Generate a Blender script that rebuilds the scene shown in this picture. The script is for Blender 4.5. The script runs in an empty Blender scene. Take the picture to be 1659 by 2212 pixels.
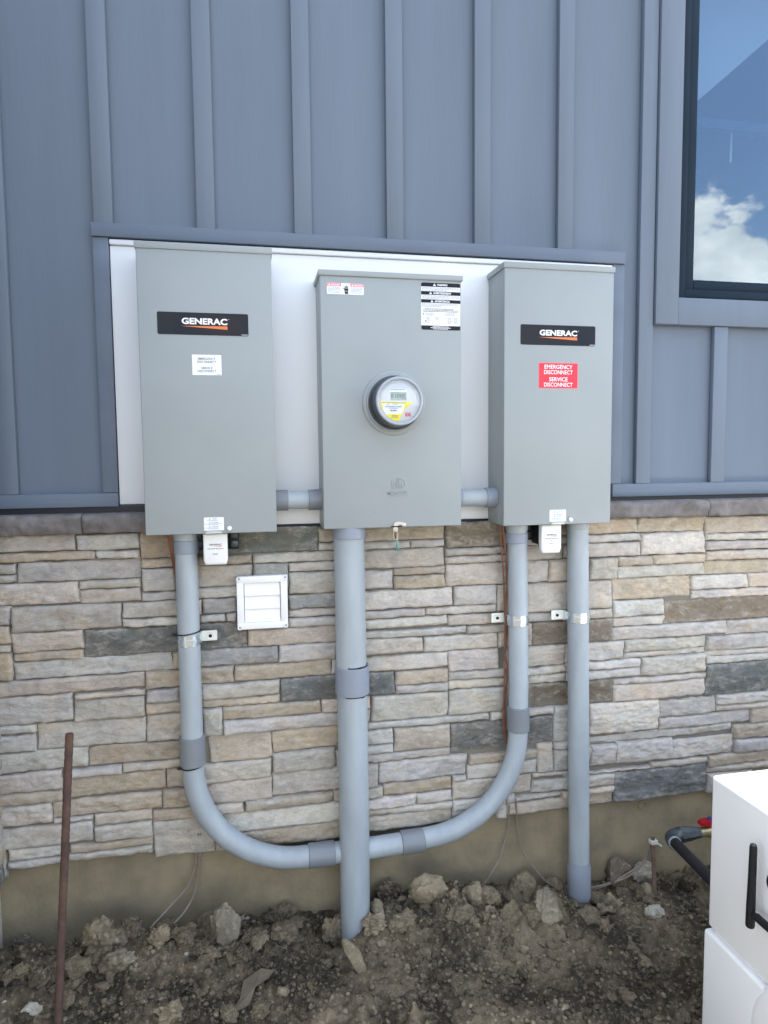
import bpy, bmesh, math, random
import numpy as np
from mathutils import Vector, Matrix, noise
R_ = math.radians
scene = bpy.context.scene
COL = scene.collection

# ------------------------------------------------------------------ camera
CAM = Vector((.0831, -2.0131, 1.2455)); PITCH, YAW, ROLL, FPX = .0764, .2, -.0097, 1456.7
fw = Vector((math.sin(YAW)*math.cos(PITCH), math.cos(YAW)*math.cos(PITCH), -math.sin(PITCH)))
rt = Vector((math.cos(YAW), -math.sin(YAW), 0)); upv = rt.cross(fw)
r2 = math.cos(ROLL)*rt + math.sin(ROLL)*upv; u2 = -math.sin(ROLL)*rt + math.cos(ROLL)*upv
cd = bpy.data.cameras.new('camera'); cam = bpy.data.objects.new('camera', cd); COL.objects.link(cam)
cam.matrix_world = Matrix(((r2.x, u2.x, -fw.x, CAM.x), (r2.y, u2.y, -fw.y, CAM.y), (r2.z, u2.z, -fw.z, CAM.z), (0, 0, 0, 1)))
cd.sensor_fit = 'HORIZONTAL'; cd.sensor_width = 36; cd.lens = 36*FPX/1659; cd.clip_start = .02; cd.clip_end = 500
scene.camera = cam
def ray(x, y): return fw*FPX + r2*(x-829.5) - u2*(y-1106)      # a sight line, used only to measure the place
def atY(x, y, Y): d = ray(x, y); return CAM + d*((Y-CAM.y)/d.y)
def atX(x, y, X): d = ray(x, y); return CAM + d*((X-CAM.x)/d.x)

# ------------------------------------------------------------------ sky, sun, exposure
SUN_EL, SUN_AZ = R_(66), R_(58)
scene.view_settings.view_transform = 'Standard'; scene.view_settings.look = 'None'
scene.view_settings.exposure = 2.3; scene.view_settings.gamma = 1
w = bpy.data.worlds.new('World'); scene.world = w; w.use_nodes = True
nt = w.node_tree; nt.nodes.clear()
def N(t, ty, **kw):
    n = t.nodes.new(ty)
    for k, v in kw.items():
        if k in n.inputs.keys(): n.inputs[k].default_value = v
        else: setattr(n, k, v)
    return n
def L(t, a, b): t.links.new(a, b)
sky = N(nt, 'ShaderNodeTexSky', sky_type='NISHITA', sun_disc=False, sun_elevation=SUN_EL, sun_rotation=SUN_AZ, air_density=1.0, dust_density=.6, ozone_density=1.5)
tc = N(nt, 'ShaderNodeTexCoord'); sep = N(nt, 'ShaderNodeSeparateXYZ'); L(nt, tc.outputs['Generated'], sep.inputs[0])
mp = N(nt, 'ShaderNodeMapping'); mp.inputs['Scale'].default_value = (1, 1, 1.5); mp.inputs['Location'].default_value = (3.1, 1.7, .4)
L(nt, tc.outputs['Generated'], mp.inputs[0])
n1 = N(nt, 'ShaderNodeTexNoise', Scale=6.0, Detail=10.0, Roughness=.58); L(nt, mp.outputs[0], n1.inputs['Vector'])
band = N(nt, 'ShaderNodeValToRGB'); L(nt, sep.outputs['Z'], band.inputs[0])       # how cloudy each height is; unseen high cloud added to whiten the light
e = band.color_ramp.elements; e[0].position = .0; e[0].color = (.46,)*3+(1,); e[1].position = 1; e[1].color = (.20,)*3+(1,)
for p_, v_ in ((.25, .46), (.295, .32), (.335, .17), (.36, .0), (.50, .04), (.62, .22)):
    q = e.new(p_); q.color = (max(v_, 0),)*3+(1,)
ad = N(nt, 'ShaderNodeMath', operation='ADD'); L(nt, n1.outputs['Fac'], ad.inputs[0]); L(nt, band.outputs[0], ad.inputs[1])
mk = N(nt, 'ShaderNodeMapRange'); mk.interpolation_type = 'SMOOTHSTEP'
mk.inputs['From Min'].default_value = .70; mk.inputs['From Max'].default_value = .765; L(nt, ad.outputs[0], mk.inputs['Value'])
n2 = N(nt, 'ShaderNodeTexNoise', Scale=7.0, Detail=6.0, Roughness=.6); L(nt, mp.outputs[0], n2.inputs['Vector'])
cc = N(nt, 'ShaderNodeValToRGB'); L(nt, n2.outputs['Fac'], cc.inputs[0])
cc.color_ramp.elements[0].position = .35; cc.color_ramp.elements[0].color = (.42, .47, .52, 1)
cc.color_ramp.elements[1].position = .65; cc.color_ramp.elements[1].color = (1, 1, .98, 1)
cm = N(nt, 'ShaderNodeMix', data_type='RGBA', blend_type='MULTIPLY'); cm.inputs['Factor'].default_value = 1
L(nt, cc.outputs[0], cm.inputs[6]); cm.inputs[7].default_value = (9.5, 9.6, 9.6, 1)
mx = N(nt, 'ShaderNodeMix', data_type='RGBA'); L(nt, mk.outputs[0], mx.inputs['Factor']); L(nt, sky.outputs[0], mx.inputs[6]); L(nt, cm.outputs[2], mx.inputs[7])
bg = N(nt, 'ShaderNodeBackground'); bg.inputs['Strength'].default_value = .1; L(nt, mx.outputs[2], bg.inputs[0])
wo = N(nt, 'ShaderNodeOutputWorld'); L(nt, bg.outputs[0], wo.inputs[0])
sd = bpy.data.lights.new('sun', 'SUN'); sd.energy = 3.0; sd.angle = R_(.53); sd.color = (1, .95, .87)
sun = bpy.data.objects.new('sun', sd); COL.objects.link(sun)
sdir = Vector((math.sin(SUN_AZ)*math.cos(SUN_EL), math.cos(SUN_AZ)*math.cos(SUN_EL), math.sin(SUN_EL)))
sun.rotation_euler = sdir.to_track_quat('Z', 'Y').to_euler()
scene.cycles.max_bounces = 8; scene.cycles.transparent_max_bounces = 16
scene.cycles.use_denoising = True

# ------------------------------------------------------------------ materials
def mat(name, col, rough=.6, metal=0., var=.0, vscale=6., bump=0., bscale=60., stretch=(1, 1, 1), spec=.5, col2=None, detail=5., emit=0.):
    m = bpy.data.materials.new(name); m.use_nodes = True; t = m.node_tree; b = t.nodes['Principled BSDF']
    b.inputs['Base Color'].default_value = (*col, 1); b.inputs['Roughness'].default_value = rough; b.inputs['Metallic'].default_value = metal
    b.inputs['Specular IOR Level'].default_value = spec
    c = N(t, 'ShaderNodeTexCoord'); mpp = N(t, 'ShaderNodeMapping'); mpp.inputs['Scale'].default_value = stretch; L(t, c.outputs['Object'], mpp.inputs[0])
    if var > 0 or col2:
        n = N(t, 'ShaderNodeTexNoise', Scale=vscale, Detail=detail, Roughness=.6); L(t, mpp.outputs[0], n.inputs['Vector'])
        r = N(t, 'ShaderNodeMapRange'); r.inputs['From Min'].default_value = .35; r.inputs['From Max'].default_value = .65; L(t, n.outputs['Fac'], r.inputs['Value'])
        x = N(t, 'ShaderNodeMix', data_type='RGBA'); L(t, r.outputs[0], x.inputs['Factor'])
        c2 = col2 or tuple(v*(1-var) for v in col)
        x.inputs[6].default_value = (*[v*(1+var*.5) if not col2 else v for v in col], 1); x.inputs[7].default_value = (*c2, 1)
        L(t, x.outputs[2], b.inputs['Base Color'])
        rr = N(t, 'ShaderNodeMapRange'); rr.inputs['To Min'].default_value = max(rough-.08, .02); rr.inputs['To Max'].default_value = min(rough+.08, 1); L(t, n.outputs['Fac'], rr.inputs['Value']); L(t, rr.outputs[0], b.inputs['Roughness'])
    if bump > 0:
        n = N(t, 'ShaderNodeTexNoise', Scale=bscale, Detail=6., Roughness=.6); L(t, mpp.outputs[0], n.inputs['Vector'])
        bp = N(t, 'ShaderNodeBump'); bp.inputs['Strength'].default_value = bump; bp.inputs['Distance'].default_value = .004; L(t, n.outputs['Fac'], bp.inputs['Height']); L(t, bp.outputs[0], b.inputs['Normal'])
    if emit: b.inputs['Emission Color'].default_value = (*col, 1); b.inputs['Emission Strength'].default_value = emit
    return m
M = {}
M['siding'] = mat('siding', (.134, .168, .220), .62, var=.06, vscale=2.2, bump=.14, bscale=35, stretch=(3, 1, .25))
M['batten'] = mat('batten', (.142, .176, .228), .6, var=.08, vscale=3, bump=.10, bscale=35, stretch=(3, 1, .25))
M['trim'] = mat('trim', (.130, .163, .214), .6, var=.08, vscale=3, bump=.10, bscale=35, stretch=(.25, 1, 3))
M['white_board'] = mat('white_board', (.75, .77, .79), .5, var=.02, vscale=3)
M['flash_gap_shade'] = mat('flash_gap_shade', (.012, .014, .02), .5)
M['frame'] = mat('frame', (.012, .024, .040), .55, var=.1, spec=.12)
M['cabinet'] = mat('cabinet', (.298, .328, .335), .42, var=.06, vscale=2.5, bump=.02, bscale=500)
M['pvc'] = mat('pvc', (.358, .402, .432), .42, var=.13, vscale=14, stretch=(1, 1, .3), bump=.05, bscale=90, detail=9)
M['pvc_dark'] = mat('pvc_dark', (.20, .22, .24), .45, var=.06, vscale=12)
M['pvc_mid'] = mat('pvc_mid', (.255, .288, .345), .34, var=.05, vscale=12)
M['zinc'] = mat('zinc', (.66, .75, .82), .2, .8, var=.05, vscale=30)
M['zinc_dull'] = mat('zinc_dull', (.74, .75, .70), .45, .35, var=.06, vscale=30)
M['black'] = mat('black', (.012, .013, .016), .45, spec=.25)
M['black_rough'] = mat('black_rough', (.012, .012, .014), .8, var=.2, vscale=30, bump=.2, bscale=120)
M['white_plastic'] = mat('white_plastic', (.80, .81, .80), .42, var=.02, vscale=8)
M['vent'] = mat('vent', (.82, .82, .82), .4, var=.03, vscale=10)
M['sticker_white'] = mat('sticker_white', (.82, .84, .85), .4)
M['sticker_black'] = mat('sticker_black', (.014, .017, .026), .45, spec=.15)
M['meter_side'] = mat('meter_side', (.010, .013, .022), .14, spec=.3)
M['bezel'] = mat('bezel', (.40, .43, .48), .25)
M['plate'] = mat('plate', (.014, .020, .030), .45, spec=.15, col2=(.030, .026, .030), vscale=8)
M['ink'] = mat('ink', (.02, .022, .03), .6)
M['ink_grey'] = mat('ink_grey', (.22, .24, .27), .6)
M['letter_white'] = mat('letter_white', (.86, .87, .88), .4)
M['orange'] = mat('orange', (.75, .17, .035), .4)
M['red'] = mat('red', (.72, .018, .045), .4)
M['pink'] = mat('pink', (.80, .22, .24), .4)
M['yellow'] = mat('yellow', (.86, .70, .03), .45)
M['lcd'] = mat('lcd', (.33, .40, .36), .3)
M['face'] = mat('face', (.62, .63, .64), .4)
M['meter_in'] = mat('meter_in', (.012, .014, .018), .35)
M['gen'] = mat('gen', (.93, .925, .91), .45, var=.02, vscale=4)
M['rust'] = mat('rust', (.120, .068, .050), .85, col2=(.065, .040, .032), vscale=40, bump=.35, bscale=160)
M['copper'] = mat('copper', (.21, .085, .050), .42, .3, var=.25, vscale=40)
M['rod'] = mat('rod', (.19, .13, .10), .6, .2, var=.3, vscale=40)
M['wire'] = mat('wire', (.24, .20, .165), .6, .1, var=.15, vscale=40)
M['iron'] = mat('iron', (.075, .092, .105), .42, .3, var=.25, vscale=40, bump=.1, bscale=200)
M['brass'] = mat('brass', (.40, .33, .19), .4, .6, var=.2, vscale=40)
M['red_valve'] = mat('red_valve', (.36, .008, .016), .35)
M['blue_cap'] = mat('blue_cap', (.03, .03, .16), .35)
M['green'] = mat('green', (.01, .22, .14), .35)
M['steel'] = mat('steel', (.60, .57, .52), .35, .6)
M['led'] = mat('led', (.15, .85, .25), .4, emit=1.2)
M['concrete'] = mat('concrete', (.285, .236, .150), .9, col2=(.200, .168, .110), vscale=9, bump=.5, bscale=70, detail=12)
M['mortar'] = mat('mortar', (.21, .19, .16), .95, bump=.3, bscale=120)
M['cap'] = mat('cap', (.215, .200, .200), .88, col2=(.125, .112, .105), vscale=18, bump=.8, bscale=60, detail=10)
M['roof'] = mat('roof', (.06, .06, .065), .9, bump=.3)
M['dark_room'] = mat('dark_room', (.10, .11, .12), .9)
M['ceiling_and_glare'] = mat('ceiling_and_glare', (.30, .31, .32), .8)
M['cardboard'] = mat('cardboard', (.115, .092, .065), .9, var=.2, vscale=20)
M['cream'] = mat('cream', (.50, .47, .40), .6, var=.1)
M['blue_scrap'] = mat('blue_scrap', (.20, .26, .50), .5)
def thin_glass(name, tint, gl, rough=.0):
    m = bpy.data.materials.new(name); m.use_nodes = True; t = m.node_tree; t.nodes.clear()
    a = N(t, 'ShaderNodeBsdfTransparent'); a.inputs[0].default_value = (*tint, 1)
    g = N(t, 'ShaderNodeBsdfGlossy'); g.inputs['Roughness'].default_value = rough; g.inputs[0].default_value = (.9, .96, 1, 1)
    f = N(t, 'ShaderNodeFresnel'); ge = N(t, 'ShaderNodeNewGeometry')
    io = N(t, 'ShaderNodeMapRange'); io.inputs['To Min'].default_value = 1.5; io.inputs['To Max'].default_value = 1/1.5; L(t, ge.outputs['Backfacing'], io.inputs['Value']); L(t, io.outputs[0], f.inputs[0])
    r = N(t, 'ShaderNodeMapRange'); r.inputs['To Min'].default_value = gl; r.inputs['To Max'].default_value = 1; L(t, f.outputs[0], r.inputs['Value'])
    x = N(t, 'ShaderNodeMixShader'); L(t, r.outputs[0], x.inputs[0]); L(t, a.outputs[0], x.inputs[1]); L(t, g.outputs[0], x.inputs[2])
    o = N(t, 'ShaderNodeOutputMaterial'); L(t, x.outputs[0], o.inputs[0]); return m
M['pane'] = thin_glass('pane', (.78, .86, .92), .075)
M['cover'] = thin_glass('cover', (.93, .95, .97), .0, .02)

# ------------------------------------------------------------------ mesh collector
class MB:
    def __init__(s): s.v = []; s.f = []; s.m = []; s.mats = []
    def mi(s, m):
        if m not in s.mats: s.mats.append(m)
        return s.mats.index(m)
    def add(s, vs, fs, m='cabinet'):
        o = len(s.v); k = s.mi(m); s.v += [tuple(v) for v in vs]
        for f in fs: s.f.append([o+i for i in f]); s.m.append(k)
        return s
    def bm(s, b, m):
        b.verts.index_update(); s.add([v.co for v in b.verts], [[v.index for v in f.verts] for f in b.faces], m); b.free(); return s
    def box(s, x0, x1, y0, y1, z0, z1, m, bev=0., seg=2, only=None):
        b = bmesh.new(); bmesh.ops.create_cube(b, size=1)
        for v in b.verts: v.co = Vector(((x0+x1)/2+v.co.x*(x1-x0), (y0+y1)/2+v.co.y*(y1-y0), (z0+z1)/2+v.co.z*(z1-z0)))
        if bev:
            ed = [q for q in b.edges if only is None or only(q)]
            bmesh.ops.bevel(b, geom=ed, offset=bev, segments=seg, profile=.5, affect='EDGES')
        return s.bm(b, m)
    def tube(s, path, rad, m, seg=20, cap=True):
        P = [Vector(p) for p in path]; n = len(P); rr = rad if hasattr(rad, '__len__') else [rad]*n
        T = [(P[min(i+1, n-1)]-P[max(i-1, 0)]).normalized() for i in range(n)]
        a = Vector((0, -1, 0)) if abs(T[0].y) < .9 else Vector((1, 0, 0)); u = (a-T[0]*a.dot(T[0])).normalized(); vs = []
        for i in range(n):
            u = (u-T[i]*u.dot(T[i])).normalized(); q = T[i].cross(u)
            for k in range(seg):
                an = 2*math.pi*k/seg; vs.append(P[i]+(u*math.cos(an)+q*math.sin(an))*rr[i])
        fs = [[i*seg+k, i*seg+(k+1) % seg, (i+1)*seg+(k+1) % seg, (i+1)*seg+k] for i in range(n-1) for k in range(seg)]
        if cap: fs += [list(range(seg))[::-1], [(n-1)*seg+k for k in range(seg)]]
        return s.add(vs, fs, m)
    def prism(s, pts, y0, y1, m):      # outline in x,z; from y0 (front) to y1 (back)
        n = len(pts); vs = [(p[0], y0, p[1]) for p in pts]+[(p[0], y1, p[1]) for p in pts]
        fs = [list(range(n)), list(range(n, 2*n))[::-1]]+[[i, n+i, n+(i+1) % n, (i+1) % n] for i in range(n)]
        return s.add(vs, fs, m)
    def lathe(s, prof, c, m, seg=48, cap=True):   # profile (radius, offset towards the viewer)
        vs = []; n = len(prof)
        for r, o in prof:
            for k in range(seg):
                a = 2*math.pi*k/seg; vs.append((c[0]+r*math.cos(a), c[1]-o, c[2]+r*math.sin(a)))
        fs = [[i*seg+k, i*seg+(k+1) % seg, (i+1)*seg+(k+1) % seg, (i+1)*seg+k] for i in range(n-1) for k in range(seg)]
        if cap and prof[-1][0] > 1e-6: fs.append([(n-1)*seg+k for k in range(seg)])
        return s.add(vs, fs, m)
    def strip(s, path, z0, z1, th, m):   # bent flat bar; path in x,y
        P = [Vector((p[0], p[1])) for p in path]; n = len(P); vs = []
        for i in range(n):
            t = (P[min(i+1, n-1)]-P[max(i-1, 0)]).normalized(); nn = Vector((-t.y, t.x))
            for sg, z in ((0, z0), (0, z1), (1, z1), (1, z0)): q = P[i]+nn*th*sg; vs.append((q.x, q.y, z))
        fs = [[i*4+k, i*4+(k+1) % 4, i*4+4+(k+1) % 4, i*4+4+k] for i in range(n-1) for k in range(4)]+[[0, 1, 2, 3], [(n-1)*4+k for k in (3, 2, 1, 0)]]
        return s.add(vs, fs, m)
    def text(s, st, cx, cz, wd, ht, y, m, bold=0., shear=0., rot=0., dp=.00025):
        cu = bpy.data.curves.new('t', 'FONT'); cu.body = st; cu.size = 1; cu.offset = bold; cu.shear = shear; cu.extrude = .004; cu.resolution_u = 3
        ob = bpy.data.objects.new('t', cu); COL.objects.link(ob)
        me = bpy.data.meshes.new_from_object(ob.evaluated_get(bpy.context.evaluated_depsgraph_get()))
        V = [v.co.copy() for v in me.vertices]; F = [list(p.vertices) for p in me.polygons]
        x0, x1 = min(v.x for v in V), max(v.x for v in V); y0, y1 = min(v.y for v in V), max(v.y for v in V)
        sx = wd/(x1-x0); sy = ht/(y1-y0) if ht else sx; c_, s_ = math.cos(rot), math.sin(rot); W = []
        for v in V:
            a, b = (v.x-(x0+x1)/2)*sx, (v.y-(y0+y1)/2)*sy
            W.append((cx+a*c_-b*s_, y-(dp if v.z > 0 else 0), cz+a*s_+b*c_))
        s.add(W, F, m); bpy.data.objects.remove(ob); bpy.data.meshes.remove(me); bpy.data.curves.remove(cu); return s
    def rect(s, x0, x1, z0, z1, y, m, th=.00025): return s.prism([(x0, z0), (x1, z0), (x1, z1), (x0, z1)], y-th, y, m)
    def lines(s, x0, x1, z, n, dz, h, y, m, rnd, ragged=.3):      # rows of print too small to read
        for i in range(n):
            x = x0; e_ = x1-(x1-x0)*ragged*rnd.random() if i == n-1 else x1-(x1-x0)*.04*rnd.random()
            while x < e_-.001:
                wl = min(rnd.uniform(.0015, .006), e_-x); s.rect(x, x+wl, z-i*dz-h, z-i*dz, y, m); x += wl+.0008
        return s
    def build(s, name, parent=None, smooth=35, xf=None):
        me = bpy.data.meshes.new(name); me.from_pydata(s.v, [], s.f); me.validate()
        for m in s.mats: me.materials.append(M[m])
        if len(me.polygons) == len(s.m): me.polygons.foreach_set('material_index', s.m)
        b = bmesh.new(); b.from_mesh(me); bmesh.ops.recalc_face_normals(b, faces=b.faces); b.to_mesh(me); b.free()
        if smooth: me.polygons.foreach_set('use_smooth', [True]*len(me.polygons)); me.set_sharp_from_angle(angle=R_(smooth))
        o = bpy.data.objects.new(name, me); COL.objects.link(o)
        if parent: o.parent = parent; o.matrix_parent_inverse = Matrix.Translation(-parent.location) if parent.type == 'EMPTY' and not parent.parent else Matrix()
        return o
def tag(o, label=None, cat=None, group=None, kind=None):
    for k, v in (('label', label), ('category', cat), ('group', group), ('kind', kind)):
        if v: o[k] = v
    return o
def thing(name, loc, label, cat, group=None):
    o = bpy.data.objects.new(name, None); COL.objects.link(o); o.location = loc; o.empty_display_size = .05; return tag(o, label, cat, group)
def rrect(x0, x1, z0, z1, r, n=5):
    P = []
    for cx, cz, a0 in ((x1-r, z1-r, 0), (x0+r, z1-r, 90), (x0+r, z0+r, 180), (x1-r, z0+r, 270)):
        for k in range(n+1): a = R_(a0+90*k/n); P.append((cx+r*math.cos(a), cz+r*math.sin(a)))
    return P
def arc(c, r, a0, a1, n, y):
    return [(c[0]+r*math.cos(R_(a0+(a1-a0)*k/n)), y, c[1]+r*math.sin(R_(a0+(a1-a0)*k/n))) for k in range(n+1)]

# ------------------------------------------------------------------ the house wall
house = thing('house', (0, 0, -.3), 'grey blue board and batten house wall over a ledgestone base, with a dark framed window', 'house')
WX0, WX1, TOPZ = -2.3, 3.4, 3.1
GX0, GX1, GZ0, GZ1 = 1.462, 2.40, 1.762, 2.92       # window opening
s = MB()
for x0, x1, z0, z1 in ((WX0, GX0, 1.10, TOPZ), (GX0, GX1, 1.10, GZ0), (GX0, GX1, GZ1, TOPZ), (GX1, WX1, 1.10, TOPZ)): s.box(x0, x1, 0, .10, z0, z1, 'siding')
s.build('siding', house, 0)
def board(name, x0, x1, z0, z1, front, m, bev=.0018):
    return MB().box(x0, x1, -front, .001, z0, z1, m, bev).build(name, house)
BW = .050
def batten(x0, x1, z0, z1):
    return MB().box(x0, x1, -.021, -.0035, z0, z1, 'batten', .0018).box(x0+.007, x1-.004, -.0034, .001, z0, z1, 'flash_gap_shade').build('batten', house)  # black recessed backing paints the shadow line beside each batten
for k in range(-1, 7):
    x = -.306+.27*k
    if k in (0, 1, 2, 3, 4, 5): z0 = 1.8945
    else: z0 = 1.1625
    if k == 6: x = 1.3265
    batten(x, x+BW, z0, TOPZ)
batten(1.602, 1.652, 1.1625, 1.6735)
batten(1.872, 1.922, 1.1625, 1.6735)
for x in (2.142, 2.495, 2.765, 3.035): batten(x, x+BW, 1.1625, 1.6735 if x < 2.4 else TOPZ)
board('trim_board', -.312, 1.272, 1.857, 1.8935, .027, 'trim', .002)
board('trim_board', -.311, -.270, 1.163, 1.8565, .020, 'trim', .002)
board('trim_board', 1.2325, 1.2735, 1.163, 1.8565, .020, 'trim', .002)
board('trim_board', -.66, -.270, 1.124, 1.162, .023, 'trim', .002)
board('trim_board', 1.2425, WX1, 1.120, 1.162, .023, 'trim', .002)
board('window_trim', 1.380, 1.4615, 1.6745, 2.99, .030, 'batten', .002)
board('window_trim', 1.4625, 2.482, 1.6745, 1.7605, .028, 'batten', .002)
board('window_trim', 2.4015, 2.482, 1.761, 2.99, .030, 'batten', .002)
s = MB(); s.box(-.66, -.178, -.012, .05, 1.106, 1.1238, 'flash_gap_shade'); s.box(1.165, WX1, -.012, .05, 1.104, 1.1198, 'flash_gap_shade'); s.box(-.178, 1.165, -.004, .05, 1.04, 1.1, 'flash_gap_shade'); s.build('flashing', house, 0)
s = MB(); s.box(-.2685, 1.2320, -.013, .0005, 1.129, 1.838, 'white_board', .003); s.box(-.172, 1.158, -.0128, .0005, 1.0605, 1.1288, 'white_board', .002)
s.box(-.2685, 1.2320, -.021, .0005, 1.8385, 1.8535, 'white_board', .004); s.build('mounting_panel', house)
# window
win = MB()
win.box(GX0+.001, GX0+.028, -.020, .06, GZ0, GZ1, 'frame', .002); win.box(GX0+.028, GX0+.066, -.008, .06, GZ0+.026, GZ1, 'frame', .003)
win.box(GX0+.0285, GX1-.001, -.020, .06, GZ0+.001, GZ0+.027, 'frame', .002); win.box(GX0+.0665, GX1-.03, -.008, .06, GZ0+.0275, GZ0+.062, 'frame', .003)
win.box(GX1-.028, GX1-.001, -.020, .06, GZ0+.0275, GZ1, 'frame', .002); win.box(GX0+.067, GX1-.03, -.014, .06, GZ1-.05, GZ1-.001, 'frame', .002)
wino = win.build('window', house)
MB().box(GX0+.06, GX1-.03, .022, .026, GZ0+.055, GZ1-.05, 'pane').build('pane', wino, 0)
MB().box(GX0+.06, GX1-.03, .034, .056, 2.327, 2.358, 'frame', .003).build('meeting_rail', wino)
s = MB()   # the room behind the glass, with added pale shapes for reflections
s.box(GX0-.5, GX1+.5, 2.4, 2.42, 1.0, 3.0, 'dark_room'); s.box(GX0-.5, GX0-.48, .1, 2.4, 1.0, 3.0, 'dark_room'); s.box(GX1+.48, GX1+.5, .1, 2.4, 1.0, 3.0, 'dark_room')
s.box(GX0-.5, GX1+.5, .1, 2.4, .98, 1.0, 'dark_room'); s.box(GX0-.5, GX1+.5, .1, 2.4, 3.0, 3.02, 'ceiling_and_glare')
pq = [atY(1490, 233, .13), atY(1720, 32, .13), atY(1720, -300, .13), atY(1490, -300, .13)]; s.prism([(q.x, q.z) for q in pq], .13, .15, 'ceiling_and_glare'); q0 = atY(1577, 350, .10); q1 = atY(1583, 268, .10); s.box(q0.x, q1.x, .10, .104, q0.z, q1.z, 'ceiling_and_glare')  # pale panel and strip added to imitate light shapes reflected in the pane
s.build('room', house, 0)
s = MB(); s.box(WX0, WX0+.1, .101, 6, -.3, TOPZ-.02, 'siding'); s.box(WX1-.1, WX1, .101, 6, -.3, TOPZ-.02, 'siding'); s.box(WX0, WX1, 6, 6.1, -.3, TOPZ-.02, 'siding'); s.build('wall', house, 0)
s = MB(); s.add([(WX0, -.02, TOPZ), (WX1, -.02, TOPZ), (WX1, 3.05, TOPZ+1.5), (WX0, 3.05, TOPZ+1.5), (WX0, 6.15, TOPZ), (WX1, 6.15, TOPZ)], [[0, 1, 2, 3], [3, 2, 5, 4], [0, 3, 4], [1, 5, 2], [0, 4, 5, 1]], 'roof'); s.build('roof', house, 0)
s = MB(); s.box(WX0, WX1, 0, .2, -.6, 1.1, 'concrete'); s.box(-.66, WX1, -.0150, -.0005, .115, 1.0505, 'mortar')
s.lathe([(.017, .0), (.017, .003), (.012, .004), (.009, -.001), (0, -.001)], (1.387, -.0005, .058), 'concrete', 20)
s.build('foundation', house, 0)
# sloping stone cap
def fbm(p, o=4): return noise.fractal(p, 1., 2., o)
def cap_stone(x0, x1, seed):
    nx = max(int((x1-x0)/.008), 4); prof = [(-.0, 1.107), (-.030, 1.1075), (-.062, 1.105), (-.068, 1.100), (-.069, 1.09), (-.068, 1.08), (-.066, 1.068), (-.064, 1.058), (-.060, 1.053), (-.03, 1.051)]
    vs = []; n = len(prof)
    for i in range(nx+1):
        x = x0+(x1-x0)*i/nx; ed = 0 if 0 < i < nx else .004
        for j, (y, z) in enumerate(prof):
            k = 1 if 1 < j < 9 else .2
            q = Vector((x*9, z*14, seed)); d = fbm(q*1.6)*.009+abs(fbm(q*4+Vector((7, 1, 0)), 3))*.009
            vs.append((x, y+k*(d+ed), z+k*fbm(q*2.+Vector((3, 8, 1)))*.003))
    fs = [[i*n+j, i*n+j+1, (i+1)*n+j+1, (i+1)*n+j] for i in range(nx) for j in range(n-1)]+[list(range(n)), [nx*n+j for j in range(n)]]
    return vs, fs
rnd = random.Random(3)
xs = [-2.3, -1.75, -1.2, -.755]; lj = atY(177, 1130, -.06).x; rj = atY(1531, 1100, -.06).x
for a, b in ((-.66, lj), (lj, -.176), (1.163, rj), (rj, rj+.55), (rj+.55, 3.0), (3.0, 3.4)): MB().add(*cap_stone(a+.0015, b-.0015, a*7), 'cap').build('cap_stone', house, 60)

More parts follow.
